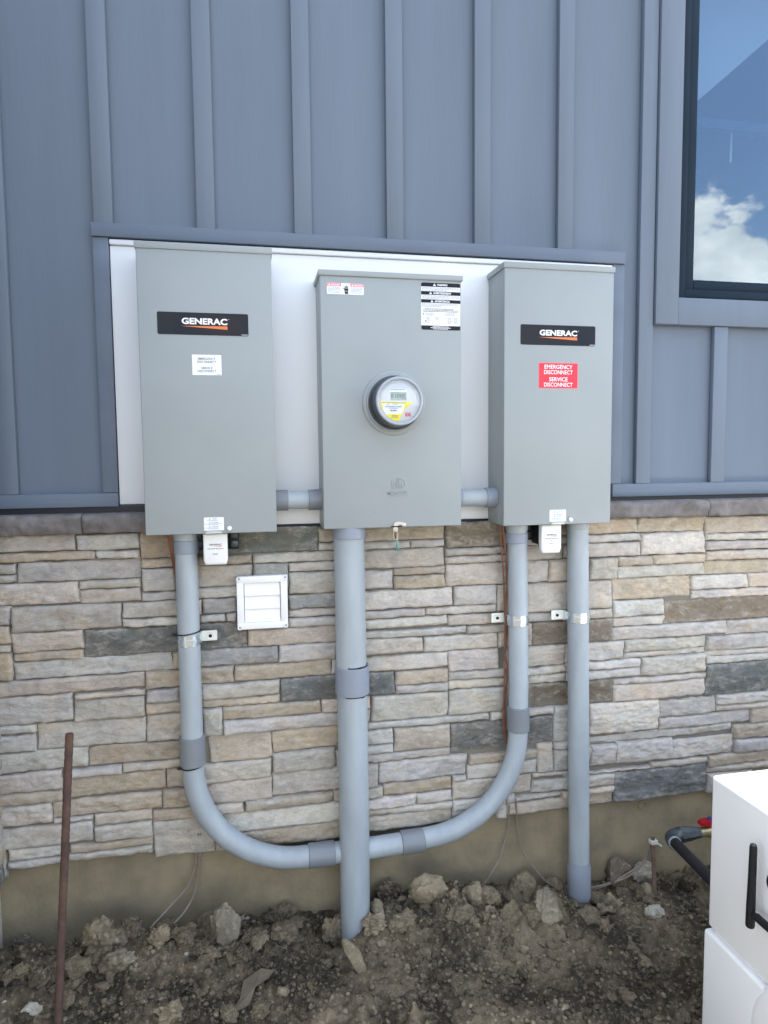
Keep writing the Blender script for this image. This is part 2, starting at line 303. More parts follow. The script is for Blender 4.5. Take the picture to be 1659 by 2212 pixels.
# ------------------------------------------------------------------ ledgestone veneer (one surface: each stone is part of its pattern)
STONES = [q.split(',') for q in '''-658,756,-561,803,t;-657,807,-561,856,m;-651,168,-373,226,m;-655,922,-540,943,m;-652,1006,-386,1052,m;-633,236,-480,293,m;-631,296,-449,326,t;-628,329,-448,384,m;-625,388,-379,443,m;-623,446,-513,495,m;-640,499,-511,521,m;-638,525,-412,603,m;-615,607,-218,647,m;-611,650,-563,729,t;-634,733,-562,752,m;-602,860,-384,918,m;-600,113,-445,133,m;-655,947,-540,975,m;-598,979,-333,1002,t;-596,136,-441,165,m;-558,651,-142,698,m;-558,702,-378,724,t;-558,727,-378,782,m;-557,785,-273,852,m;-536,922,-218,975,m;-507,446,-220,517,m;-476,244,-182,292,t;-476,230,-372,240,m;-444,302,-170,357,t;-443,360,-288,380,m;-441,114,-213,133,m;-437,136,-212,158,t;-408,521,-220,578,m;-405,582,-218,598,m;-382,1005,-219,1048,m;-381,896,-219,917,m;-380,856,-220,892,m;-375,387,-94,440,t;-374,704,72,779,d;-369,162,-212,207,m;-368,211,-211,241,m;-329,979,-219,1001,m;-284,361,-95,383,m;-270,783,-86,805,m;-269,809,-86,851,m;-216,854,-124,878,m;-216,526,-94,555,t;-216,444,-94,522,m;-215,977,-95,1052,t;-215,558,-124,597,m;-214,601,-95,648,t;-214,949,-94,974,t;-214,882,-123,946,m;-208,93,-39,200,m;-208,203,-84,236,t;-178,239,-84,296,t;-166,300,-95,357,t;-138,651,-89,700,t;-120,559,-94,597,m;-119,855,-94,945,m;-91,302,134,360,m;-91,981,284,1052,d;-90,364,-65,597,m;-90,951,91,977,t;-90,855,73,884,m;-90,887,92,947,m;-85,652,161,700,g;-85,601,31,648,t;-82,808,-54,851,m;-81,237,134,298,m;-80,205,50,233,m;-61,530,163,551,t;-60,785,12,804,m;-61,555,163,597,m;-59,444,-5,526,m;-50,809,44,852,g;-43,363,136,440,t;-35,146,351,201,m;-35,88,348,142,t;-2,488,284,526,t;-1,445,436,484,m;15,784,43,805,m;35,602,318,646,t;48,783,74,851,m;54,205,317,234,t;76,703,348,752,m;78,756,190,874,m;95,878,195,947,g;95,950,348,977,m;138,242,376,310,m;139,315,326,374,m;139,377,340,441,t;165,650,334,700,m;167,530,513,598,d;194,755,346,780,m;195,784,346,807,m;196,810,345,852,g;198,855,346,916,m;198,920,348,946,m;288,488,436,526,m;288,981,349,1003,m;289,1007,353,1044,t;321,205,375,238,t;322,602,684,646,m;331,313,376,360,m;337,656,604,700,m;344,375,507,417,m;344,421,422,441,m;349,858,511,912,m;349,795,699,850,m;350,767,611,791,m;351,736,682,763,m;352,920,673,975,m;352,93,696,139,m;352,704,746,726,m;352,979,565,1000,m;355,167,578,200,m;356,1004,676,1047,t;376,143,696,163,m;379,204,472,236,m;380,344,507,371,m;380,315,691,340,m;380,240,457,311,m;426,421,821,441,m;440,445,684,522,m;461,247,745,311,m;476,204,696,243,t;511,344,690,417,t;514,896,674,917,t;515,854,675,892,t;517,526,684,551,m;517,554,684,596,t;568,979,674,1001,m;582,167,696,200,m;608,651,851,698,m;615,767,843,789,m;679,855,877,921,m;679,925,878,946,m;677,950,877,971,m;679,975,909,1052,b;685,730,851,762,m;687,556,873,580,m;687,527,873,552,m;688,444,873,523,m;688,583,851,648,m;694,323,1042,413,d;699,107,843,161,m;700,165,967,226,m;700,230,745,243,m;707,792,844,851,m;749,230,982,273,m;749,701,879,724,m;756,276,982,306,t;824,417,881,440,m;847,88,878,161,m;847,766,876,849,m;855,650,879,697,m;877,444,950,550,m;855,728,1075,754,m;880,758,1242,850,m;877,581,1077,646,m;880,554,1084,577,m;881,854,1019,922,m;881,926,1070,971,m;882,133,911,161,m;882,93,1260,129,m;883,650,964,722,m;884,420,1042,440,m;913,975,1027,1052,m;915,138,1072,151,m;954,524,1081,550,m;954,443,1251,520,b;967,650,1248,721,b;971,211,1170,223,m;971,158,1156,197,m;986,227,1040,319,m;1023,854,1158,922,m;1031,1003,1327,1052,t;1031,975,1340,999,m;1044,226,1170,295,m;1045,323,1165,439,m;1046,298,1167,319,m;1074,927,1340,971,m;1075,132,1144,151,m;1079,724,1245,755,m;1081,585,1288,643,m;1083,200,1393,208,m;1085,524,1350,550,m;1087,554,1349,581,l;1148,133,1260,153,m;1160,157,1260,196,m;1162,854,1256,921,m;1169,336,1420,436,m;1170,302,1708,326,m;1175,229,1266,295,m;1246,782,1534,851,t;1248,725,1434,778,l;1252,693,1436,721,m;1252,647,1675,689,m;1254,439,1596,494,m;1255,498,1597,516,m;1260,854,1583,892,m;1261,895,1385,923,t;1264,95,1614,194,d;1269,228,1475,298,m;1292,605,1597,643,m;1292,585,1597,601,m;1330,1002,1582,1051,t;1344,928,1583,998,m;1354,520,1596,581,m;1388,895,1582,925,t;1397,198,1615,219,m;1424,373,1640,429,m;1426,330,1781,369,m;1440,693,1865,768,b;1478,225,1712,286,m;1538,802,1751,848,m;1539,771,1862,798,m;1586,991,1853,1046,t;1586,900,1907,931,m;1587,851,1859,896,t;1587,935,1929,963,m;1587,967,1904,988,m;1600,433,1876,539,d;1601,569,1920,585,m;1601,588,1869,637,m;1604,543,1871,566,m;1617,157,1887,177,t;1618,88,1792,153,m;1618,180,1936,219,t;1644,375,1878,394,m;1644,397,1877,430,m;1678,641,1867,689,m;1715,271,1883,318,t;1719,222,1884,267,m;1755,801,1911,848,m;1784,321,1880,371,t;-2249,1013,-1877,1051,t;-1802,980,-1579,1051,m;-1505,1013,-953,1051,m;-949,1013,-656,1051,m;-2249,980,-1806,1009,m;-1575,980,-1227,1009,m;-1211,980,-710,1009,t;-707,980,-656,1009,m;-2249,940,-1801,976,m;-1681,940,-1269,976,m;-1218,940,-855,976,m;-852,940,-659,976,m;-2249,918,-1949,936,t;-1786,918,-1280,936,m;-1200,918,-659,936,m;-2249,818,-1819,914,m;-1815,818,-1284,914,t;-1223,818,-733,914,m;-730,818,-661,914,m;-2249,778,-1748,814,t;-1623,778,-1192,814,m;-1188,778,-960,814,t;-956,778,-817,814,m;-813,778,-662,814,m;-2249,756,-1871,774,m;-1717,756,-1246,774,t;-1172,756,-853,774,m;-850,756,-662,774,m;-2249,726,-1892,752,t;-1739,726,-1276,752,m;-1272,726,-987,752,m;-984,726,-638,752,t;-2249,704,-1839,722,m;-1791,684,-1508,722,m;-1504,704,-1026,722,m;-973,704,-615,722,m;-2249,664,-1794,700,m;-1504,664,-992,700,m;-926,664,-615,700,m;-2249,604,-1847,660,m;-1790,604,-1508,680,t;-1360,604,-975,660,m;-971,604,-642,660,m;-2249,544,-1732,600,m;-1729,544,-1233,600,b;-1229,544,-858,600,m;-854,544,-642,600,b;-2249,514,-1868,540,t;-1852,514,-1407,540,m;-1376,514,-915,540,m;-912,514,-644,540,m;-2249,459,-1725,510,t;-1721,459,-1231,510,m;-971,459,-644,510,m;-1227,433,-975,509,m;-2249,372,-1753,454,m;-1749,352,-1403,454,t;-861,388,-629,454,m;-1398,291,-1111,428,m;-2249,271,-1783,367,m;-1107,271,-637,383,m;-1779,210,-1438,347,m;-2249,160,-1896,266,g;-1434,89,-1191,286,t;-1135,160,-655,266,m;-2249,89,-1931,156,b;-1892,89,-1438,205,t;-1188,89,-988,156,m;-984,89,-604,156,m;1933,954,2345,1051,g;2448,954,2834,1051,d;3092,954,3349,1051,t;1933,924,2338,950,t;2342,924,2708,950,m;2838,924,3088,1051,m;3126,924,3349,950,m;1934,902,2369,920,m;2373,902,2905,920,t;2909,902,3349,920,m;1911,872,2414,898,m;2511,872,2915,898,m;3102,813,3350,898,t;2068,812,2560,868,m;2752,812,3098,868,d;1964,752,2399,808,t;2564,752,2749,867,d;2868,752,3349,808,t;1871,657,2177,748,t;2258,672,2869,748,m;2888,672,3349,748,m;2181,642,2484,668,m;2488,642,2997,668,t;3080,642,3349,668,t;1873,612,2178,653,m;2186,612,2540,638,t;2544,612,3077,638,t;3105,513,3349,638,t;1924,512,2357,608,d;2361,512,2722,608,m;2741,512,3101,608,m;1931,392,2493,508,t;2497,392,2914,508,m;2918,392,3338,508,m;1986,252,2459,387,t;2463,252,2969,387,m;3082,252,3349,387,b;1940,132,2337,247,t;2480,132,3036,247,g;3065,132,3349,247,m;1796,89,2248,128,m;2350,89,2901,128,m;2927,89,3349,128,m'''.split(';')]
PAL = {'m': [(.61, .555, .48), (.65, .605, .54), (.57, .53, .47), (.62, .55, .465), (.56, .535, .495), (.69, .645, .585), (.60, .575, .54)],
       't': [(.55, .46, .345), (.51, .43, .325), (.58, .49, .375), (.53, .46, .365)],
       'd': [(.190, .195, .178), (.205, .208, .190), (.165, .173, .165)], 'b': [(.265, .218, .160), (.235, .20, .150)],
       'g': [(.41, .41, .40), (.42, .415, .395)], 'l': [(.70, .685, .64)]}
def veneer(STONES, turn=False):
    V, F, CO, ED = [], [], [], []
    rnd = random.Random(11)
    for st in STONES:
        x0, z0, x1, z1 = [int(v)/1000+(-.0011, -.0011, .0011, .0011)[i_] for i_, v in enumerate(st[:4])]; c = rnd.choice(PAL[st[4]])
        k_ = rnd.uniform(.88, 1.1); c = tuple(v*k_*rnd.uniform(.98, 1.02) for v in c)
        W_, H_ = x1-x0, z1-z0; near = -.8 < x0 < 1.9
        dx = .0048 if near else .016
        nx = max(int(W_/dx), 5); nz = max(int(H_/dx), 4)
        ex = min(.0020/W_, .2); ez = min(.0020/H_, .25)
        U = [0, ex*.35, ex]+[ex+(1-2*ex)*i/nx for i in range(1, nx)]+[1-ex, 1-ex*.35, 1]
        T = [0, ez*.35, ez]+[ez+(1-2*ez)*i/nz for i in range(1, nz)]+[1-ez, 1-ez*.35, 1]
        base = rnd.uniform(.026, .037) if H_ > .02 else rnd.uniform(.022, .033)
        sd = rnd.uniform(0, 99); pl = [(rnd.uniform(-.10, .10), rnd.uniform(-.22, .22), rnd.uniform(-.001, .004), rnd.random(), rnd.random()) for _ in range(3 if W_*H_ < .008 else 5)]
        tilt = rnd.uniform(-.12, .12); o = len(V); rough = rnd.uniform(.7, 1.25)
        slant = rnd.uniform(-.004, .004) if H_ > .03 else 0; slope = rnd.uniform(-.003, .003)
        for j, v in enumerate(T):
            for i, u in enumerate(U):
                x, z = x0+W_*u, z0+H_*v
                eu, ev = min(u, 1-u)*W_, min(v, 1-v)*H_; ed = min(eu, ev)
                q = Vector((x, z, sd))
                wob = fbm(q*24, 4)*.0030
                wz = wob*(1 if ev < .004 else .3); wx = fbm(q*30+Vector((5, 5, 5)), 3)*.0026*(1 if eu < .004 else .3)
                lim = .0016
                wz = (min(wz, lim) if v > .5 else max(wz, -lim)); wx = (min(wx, lim) if u > .5 else max(wx, -lim))
                hgt = min([.004+p[0]*(u-p[3])*W_*.6+p[1]*(v-p[4])*H_*.8+p[2] for p in pl])
                n_ = fbm(q*Vector((16, 38, 1)).x*.9, 5)
                hgt += n_*.0034*rough+noise.noise(Vector((x*13+sd, z*34, sd)))*.0022*rough+(abs(noise.noise(Vector((x*22, z*60, sd))))-.25)*.004*rough
                cl = noise.noise(Vector((x*26+sd*3, z*85, sd*2))); hgt += (1-abs(cl)*2.2)*.0019*rough+fbm(Vector((x*60, z*110, sd)), 3)*.0018*rough
                hgt += tilt*(v-.5)*min(H_, .06)*.4
                rnd_e = 1-math.exp(-(ed/.0012)**1.0) if ed > 0 else 0
                chip = max(0, noise.noise(q*45)-.15)*.016*math.exp(-ed/.006)
                y = -.0165-(base-.0165+hgt-chip)*(rnd_e if ed > 0 else 0)
                y = max(y, -.0435)
                if ed > .0025: y = min(y, -.0195)
                V.append((x+wx+slant*(v-.5)*(1 if u in (0, 1) or eu < .02 else 0), y, z+wz+slope*(u-.5)*0))
                CO.append((*c, 1)); ED.append(min(1, math.exp(-ed/.0075)*(.55+.9*max(0, noise.noise(q*35)))+max(0, n_)*.3))
        nu, nv = len(U), len(T)
        for j in range(nv-1):
            for i in range(nu-1): F.append([o+j*nu+i, o+j*nu+i+1, o+(j+1)*nu+i+1, o+(j+1)*nu+i])
    me = bpy.data.meshes.new('stone_veneer'); me.from_pydata(V, [], F)
    a = me.attributes.new('stone_col', 'FLOAT_COLOR', 'POINT'); a.data.foreach_set('color', np.array(CO, 'f').ravel())
    a = me.attributes.new('stone_edge', 'FLOAT', 'POINT'); a.data.foreach_set('value', np.array(ED, 'f'))
    me.polygons.foreach_set('use_smooth', [True]*len(me.polygons))
    m = bpy.data.materials.new('ledgestone'); m.use_nodes = True; t = m.node_tree; b = t.nodes['Principled BSDF']
    ac = N(t, 'ShaderNodeAttribute', attribute_name='stone_col'); ae = N(t, 'ShaderNodeAttribute', attribute_name='stone_edge')
    tcx = N(t, 'ShaderNodeTexCoord')
    mpx = N(t, 'ShaderNodeMapping'); mpx.inputs['Scale'].default_value = (1, 1, 1.7); L(t, tcx.outputs['Object'], mpx.inputs[0])
    def nz(sc, det, rg, lo, hi, off):
        mm = N(t, 'ShaderNodeMapping'); mm.inputs['Location'].default_value = (off, off*2, 0); L(t, mpx.outputs[0], mm.inputs[0])
        n = N(t, 'ShaderNodeTexNoise', Scale=sc, Detail=det, Roughness=rg, Distortion=.6); L(t, mm.outputs[0], n.inputs['Vector'])
        r = N(t, 'ShaderNodeMapRange'); r.inputs['From Min'].default_value = lo; r.inputs['From Max'].default_value = hi; L(t, n.outputs['Fac'], r.inputs['Value']); return n, r
    def mixc(a_, b_, f_, bt='MIX', fac=None):
        x = N(t, 'ShaderNodeMix', data_type='RGBA', blend_type=bt)
        if fac is not None: x.inputs['Factor'].default_value = fac
        else: L(t, f_, x.inputs['Factor'])
        L(t, a_, x.inputs[6])
        if isinstance(b_, tuple): x.inputs[7].default_value = (*b_, 1)
        else: L(t, b_, x.inputs[7])
        return x.outputs[2]
    def mul(a_, k): x = N(t, 'ShaderNodeMath', operation='MULTIPLY'); L(t, a_, x.inputs[0]); x.inputs[1].default_value = k; return x.outputs[0]
    _, r1 = nz(7, 6, .62, .50, .72, 0); c1 = mixc(ac.outputs['Color'], (1.16, .98, .76), mul(r1.outputs[0], .6), 'MULTIPLY')     # warm stains
    _, r2_ = nz(11, 8, .65, .48, .70, 4); c2 = mixc(c1, (.68, .70, .74), mul(r2_.outputs[0], .75), 'MULTIPLY')                       # grey patches
    _, r3 = nz(20, 10, .7, .52, .68, 9); c3 = mixc(c2, (.74, .69, .61), mul(r3.outputs[0], .42))                            # pale wash
    n4, r4 = nz(55, 6, .65, .35, .70, 2)
    em = N(t, 'ShaderNodeMath', operation='MULTIPLY'); L(t, ae.outputs['Fac'], em.inputs[0]); L(t, r4.outputs[0], em.inputs[1])
    c4 = mixc(c3, (.84, .81, .76), mul(em.outputs[0], 1.0))                                                             # rubbed pale edges
    n5, r5 = nz(140, 6, .7, .3, .7, 1); c45 = mixc(c4, (.66, .65, .64), mul(r5.outputs[0], .5), 'MULTIPLY')
    n6, r6 = nz(26, 10, .72, .40, .60, 6); c5 = mixc(c45, (.74, .73, .73), mul(r6.outputs[0], .6), 'MULTIPLY'); c5 = mixc(c5, (.70, .69, .68), mul(r4.outputs[0], .5), 'MULTIPLY')
    L(t, c5, b.inputs['Base Color']); b.inputs['Roughness'].default_value = .88; b.inputs['Specular IOR Level'].default_value = .25
    bp = N(t, 'ShaderNodeBump'); bp.inputs['Strength'].default_value = .8; bp.inputs['Distance'].default_value = .005
    ads = N(t, 'ShaderNodeMath', operation='ADD'); L(t, n4.outputs['Fac'], ads.inputs[0]); L(t, mul(n5.outputs['Fac'], .5), ads.inputs[1]); ad2 = N(t, 'ShaderNodeMath', operation='ADD'); L(t, ads.outputs[0], ad2.inputs[0]); L(t, mul(n6.outputs['Fac'], 1.6), ad2.inputs[1]); L(t, ad2.outputs[0], bp.inputs['Height']); L(t, bp.outputs[0], b.inputs['Normal'])
    me.materials.append(m)
    o = bpy.data.objects.new('stone_veneer', me); COL.objects.link(o); o.parent = house; o.matrix_parent_inverse = Matrix.Translation(-house.location)
    if turn:
        for v in me.vertices: v.co = (CX_-v.co.y, -v.co.x, v.co.z)
        me.flip_normals()
# the house turns a corner just left of the picture: a return wall of the same build
CX_ = atY(7, 1990, 0).x-.004; RL = 1.2
veneer([q for q in STONES if int(q[2]) > -640])
rnd = random.Random(5); RS = []; z = 1052
while z > 110:
    h = min(rnd.choice((24, 34, 44, 62, 84, 100)), z-88); x = 14
    while x < RL*1000: w_ = rnd.randint(120, 400); RS.append((x, z-h, min(x+w_, RL*1000)-4, z-4, rnd.choice('mmmmmttgdb'))); x += w_
    z -= h
veneer([q for q in RS if q[2]-q[0] > 20], True)
MB().box(WX0, CX_, -RL, -.0002, 1.10, TOPZ, 'siding').build('siding', house, 0)
MB().box(WX0, CX_, -RL, -.0002, -.6, 1.0995, 'cream').build('foundation', house, 0)
MB().box(CX_, CX_+.015, -RL, -.0165, .115, 1.0505, 'mortar').build('mortar', house, 0)
for y in (-.20, -.47, -.74, -1.01): MB().box(CX_, CX_+.016, y-BW, y, 1.1625, TOPZ, 'batten', .0018).build('batten', house)
MB().box(CX_, CX_+.023, -RL, -.024, 1.124, 1.162, 'trim', .002).build('trim_board', house)
MB().box(CX_, CX_+.012, -RL, -.013, 1.1075, 1.1235, 'flash_gap_shade').build('flashing', house)
for a, b_ in ((.071, .6), (.6, RL)):
    vs, fs = cap_stone(a+.0015, b_-.0015, a*9+3); MB().add([(CX_-y, -x, z) for x, y, z in vs], fs, 'cap').build('cap_stone', house, 60)

# ------------------------------------------------------------------ ground
def gh(x, y):
    p = Vector((x, y, 0))
    z = -.165-.035*max(0, min(1, (x-.7)/.6))
    z += .062*math.exp(-((y+.17)/.10)**2)*max(0, min(1, (-x+.20)/.3))          # ridge left of the pipe, in front of the trench
    z += .035*max(0, min(1, (.1-x)/.3))*math.exp(-(y/.4)**2)-.06*math.exp(-(y/.04)**2)*max(0, min(1, (.05-x)/.3))
    z += .035*math.exp(-(((x-.16)/.12)**2+((y+.12)/.10)**2))                    # heap by the pipe
    z -= .05*math.exp(-(((x-.29)/.06)**2+((y+.10)/.07)**2))
    z += .055*math.exp(-(((x-.64)/.24)**2+((y+.07)/.09)**2))
    z -= .06*math.exp(-(((x-1.175)/.05)**2+((y+.10)/.05)**2))
    z += .03*math.exp(-(((x-.32)/.16)**2+((y+.40)/.15)**2))
    z += .030*noise.noise(p*4.2+Vector((3, 1, 0)))+.014*fbm(p*9, 3)
    return z
def soil(x, y):
    p = Vector((x, y, 0)); z = gh(x, y)
    z += .016*(abs(fbm(p*22+Vector((4, 4, 4)), 4)))+.007*fbm(p*60, 3)
    d, _ = noise.voronoi(p*26+Vector((noise.noise(p*40), noise.noise(p*40+Vector((9, 9, 9))), 0))*.4)
    z += max(0, .45-d[0])*.034*(.6+noise.noise(p*5))
    d, _ = noise.voronoi(p*13+Vector((noise.noise(p*18), noise.noise(p*18+Vector((9, 9, 9))), 0))*.5); z += max(0, .55-d[0])*.11*max(0, .3+noise.noise(p*3.1+Vector((7, 0, 0))))
    d, _ = noise.voronoi(p*75); z += max(0, .4-d[0])*.008
    return z
def axis_pts(lo, hi, fine, ext):
    a = list(np.arange(lo, hi, fine)); st = fine; x = hi; R = []
    while x < ext[1]: R.append(x); st = min(st*1.35, 6); x += st
    st = fine; x = lo-fine; Lf = []
    while x > ext[0]: Lf.append(x); st = min(st*1.35, 6); x -= st
    return Lf[::-1]+a+R
XS = axis_pts(-.75, 1.62, .0058, (-70, 70)); YS = axis_pts(-.80, .0, .0058, (-90, .02))
YS = [y for y in YS if y < .004]+[.015]
V = []
for y in YS:
    for x in XS:
        V.append((x, y, soil(x, y) if -1.2 < x < 2 and y > -1.3 else -.165+.03*noise.noise(Vector((x, y, 0))*2)))
nx = len(XS); F = [[j*nx+i, j*nx+i+1, (j+1)*nx+i+1, (j+1)*nx+i] for j in range(len(YS)-1) for i in range(nx-1)]
me = bpy.data.meshes.new('ground'); me.from_pydata(V, [], F); me.polygons.foreach_set('use_smooth', [True]*len(me.polygons))
def soil_mat(name, dry, wet, pale):
    m = bpy.data.materials.new(name); m.use_nodes = True; t = m.node_tree; b = t.nodes['Principled BSDF']; tcx = N(t, 'ShaderNodeTexCoord')
    def nz(sc, det, lo, hi):
        n = N(t, 'ShaderNodeTexNoise', Scale=sc, Detail=det, Roughness=.65); L(t, tcx.outputs['Object'], n.inputs['Vector'])
        r = N(t, 'ShaderNodeMapRange'); r.inputs['From Min'].default_value = lo; r.inputs['From Max'].default_value = hi; L(t, n.outputs['Fac'], r.inputs['Value']); return n, r
    _, r1 = nz(5, 10, .42, .60); x = N(t, 'ShaderNodeMix', data_type='RGBA'); L(t, r1.outputs[0], x.inputs['Factor']); x.inputs[6].default_value = (*wet, 1); x.inputs[7].default_value = (*dry, 1)
    n2_, r2_ = nz(70, 8, .52, .75); y = N(t, 'ShaderNodeMix', data_type='RGBA'); L(t, r2_.outputs[0], y.inputs['Factor']); L(t, x.outputs[2], y.inputs[6]); y.inputs[7].default_value = (*pale, 1)
    n3, r3 = nz(220, 6, .3, .7); z = N(t, 'ShaderNodeMix', data_type='RGBA', blend_type='MULTIPLY'); z.inputs['Factor'].default_value = .6; L(t, y.outputs[2], z.inputs[6]); L(t, n3.outputs['Fac'], z.inputs[7])
    h = N(t, 'ShaderNodeMix', data_type='RGBA', blend_type='MULTIPLY'); h.inputs['Factor'].default_value = 1; L(t, z.outputs[2], h.inputs[6]); h.inputs[7].default_value = (1.25, 1.25, 1.25, 1)
    L(t, h.outputs[2], b.inputs['Base Color']); b.inputs['Roughness'].default_value = .95; b.inputs['Specular IOR Level'].default_value = .15
    bp = N(t, 'ShaderNodeBump'); bp.inputs['Strength'].default_value = .7; bp.inputs['Distance'].default_value = .004; L(t, n2_.outputs['Fac'], bp.inputs['Height'])
    bp2 = N(t, 'ShaderNodeBump'); bp2.inputs['Strength'].default_value = .5; bp2.inputs['Distance'].default_value = .002; L(t, n3.outputs['Fac'], bp2.inputs['Height']); L(t, bp.outputs[0], bp2.inputs['Normal']); L(t, bp2.outputs[0], b.inputs['Normal'])
    M[name] = m; return m
soil_mat('soil', (.19, .153, .10), (.046, .038, .028), (.30, .25, .18))
soil_mat('clod_tan', (.30, .248, .165), (.155, .128, .086), (.40, .34, .25))
soil_mat('clod_brown', (.26, .212, .140), (.115, .094, .066), (.37, .315, .225))
soil_mat('stone_grey', (.29, .25, .18), (.17, .148, .108), (.40, .36, .29))
soil_mat('stone_pale', (.46, .43, .36), (.30, .275, .22), (.60, .57, .50))
soil_mat('stone_dark', (.15, .125, .095), (.075, .064, .050), (.36, .33, .29))
me.materials.append(M['soil'])
g = bpy.data.objects.new('ground', me); COL.objects.link(g); tag(g, kind='structure')

def at_ground(px, py):
    d = ray(px, py).normalized(); t = .8; p = CAM
    for _ in range(900):
        p = CAM+d*t
        if p.y > -.02: return Vector((p.x, -.02, p.z))
        if p.z < gh(p.x, p.y): return p
        t += .004
    return p
def lump(seed, sub=3, planes=7, rough=.10, sx=1, sy=1, sz=1):
    rd = random.Random(seed); b = bmesh.new(); bmesh.ops.create_icosphere(b, subdivisions=sub, radius=1)
    pl = [(Vector((rd.gauss(0, 1), rd.gauss(0, 1), rd.gauss(0, 1))).normalized(), rd.uniform(.55, .9)) for _ in range(planes)]
    off = Vector((rd.uniform(0, 50),)*3); vs = []
    for v in b.verts:
        d = v.co.normalized(); r = 1.
        for n_, h in pl:
            k = d.dot(n_)
            if k > .05: r = min(r, h/k)
        r *= 1+rough*fbm(d*1.7+off, 4)+rough*.75*(abs(fbm(d*4.5+off, 4))-.25)+rough*.35*fbm(d*13+off, 3)
        vs.append((d.x*r*sx, d.y*r*sy, d.z*r*sz))
    b.verts.index_update(); fs = [[v.index for v in f.verts] for f in b.faces]; b.free(); return vs, fs
def rock(name, cat, label, px, py, wpx, hpx, m, seed, planes=7, rough=.12, tilt=0., depth=.8, group='rocks and clods lying on the dug soil', sub=4):
    """px,py: middle of the rock in the photograph"""
    p = at_ground(px, py+hpx*.36); k = (p-CAM).dot(fw)/FPX
    sx, sz = wpx*k*.56, hpx*k*.56
    vs, fs = lump(seed, sub, planes, rough, sx, min(sx, sz)*depth if depth < 1 else sx*depth, sz)
    c, s_ = math.cos(tilt), math.sin(tilt); vs = [(x*c+z*s_, y, -x*s_+z*c) for x, y, z in vs]
    mb = MB(); zc = p.z+hpx*k*.33; yc = min(p.y, -min(sx, sz)*depth-.004); zc = min(zc, gh(p.x, yc)+sz*.95)
    mb.add([(x+p.x, y+yc, z+zc) for x, y, z in vs], fs, m)
    o = mb.build(name, None, 50); return tag(o, label, cat, group)
def c8(x, y): return x*.36459, 1555.3+.36459*y
def c9(x, y): return 518.4+.33854*x, 1598.5+.33854*y
def c10(x, y): return 1036.9+.375*x, 1598.5+.375*y
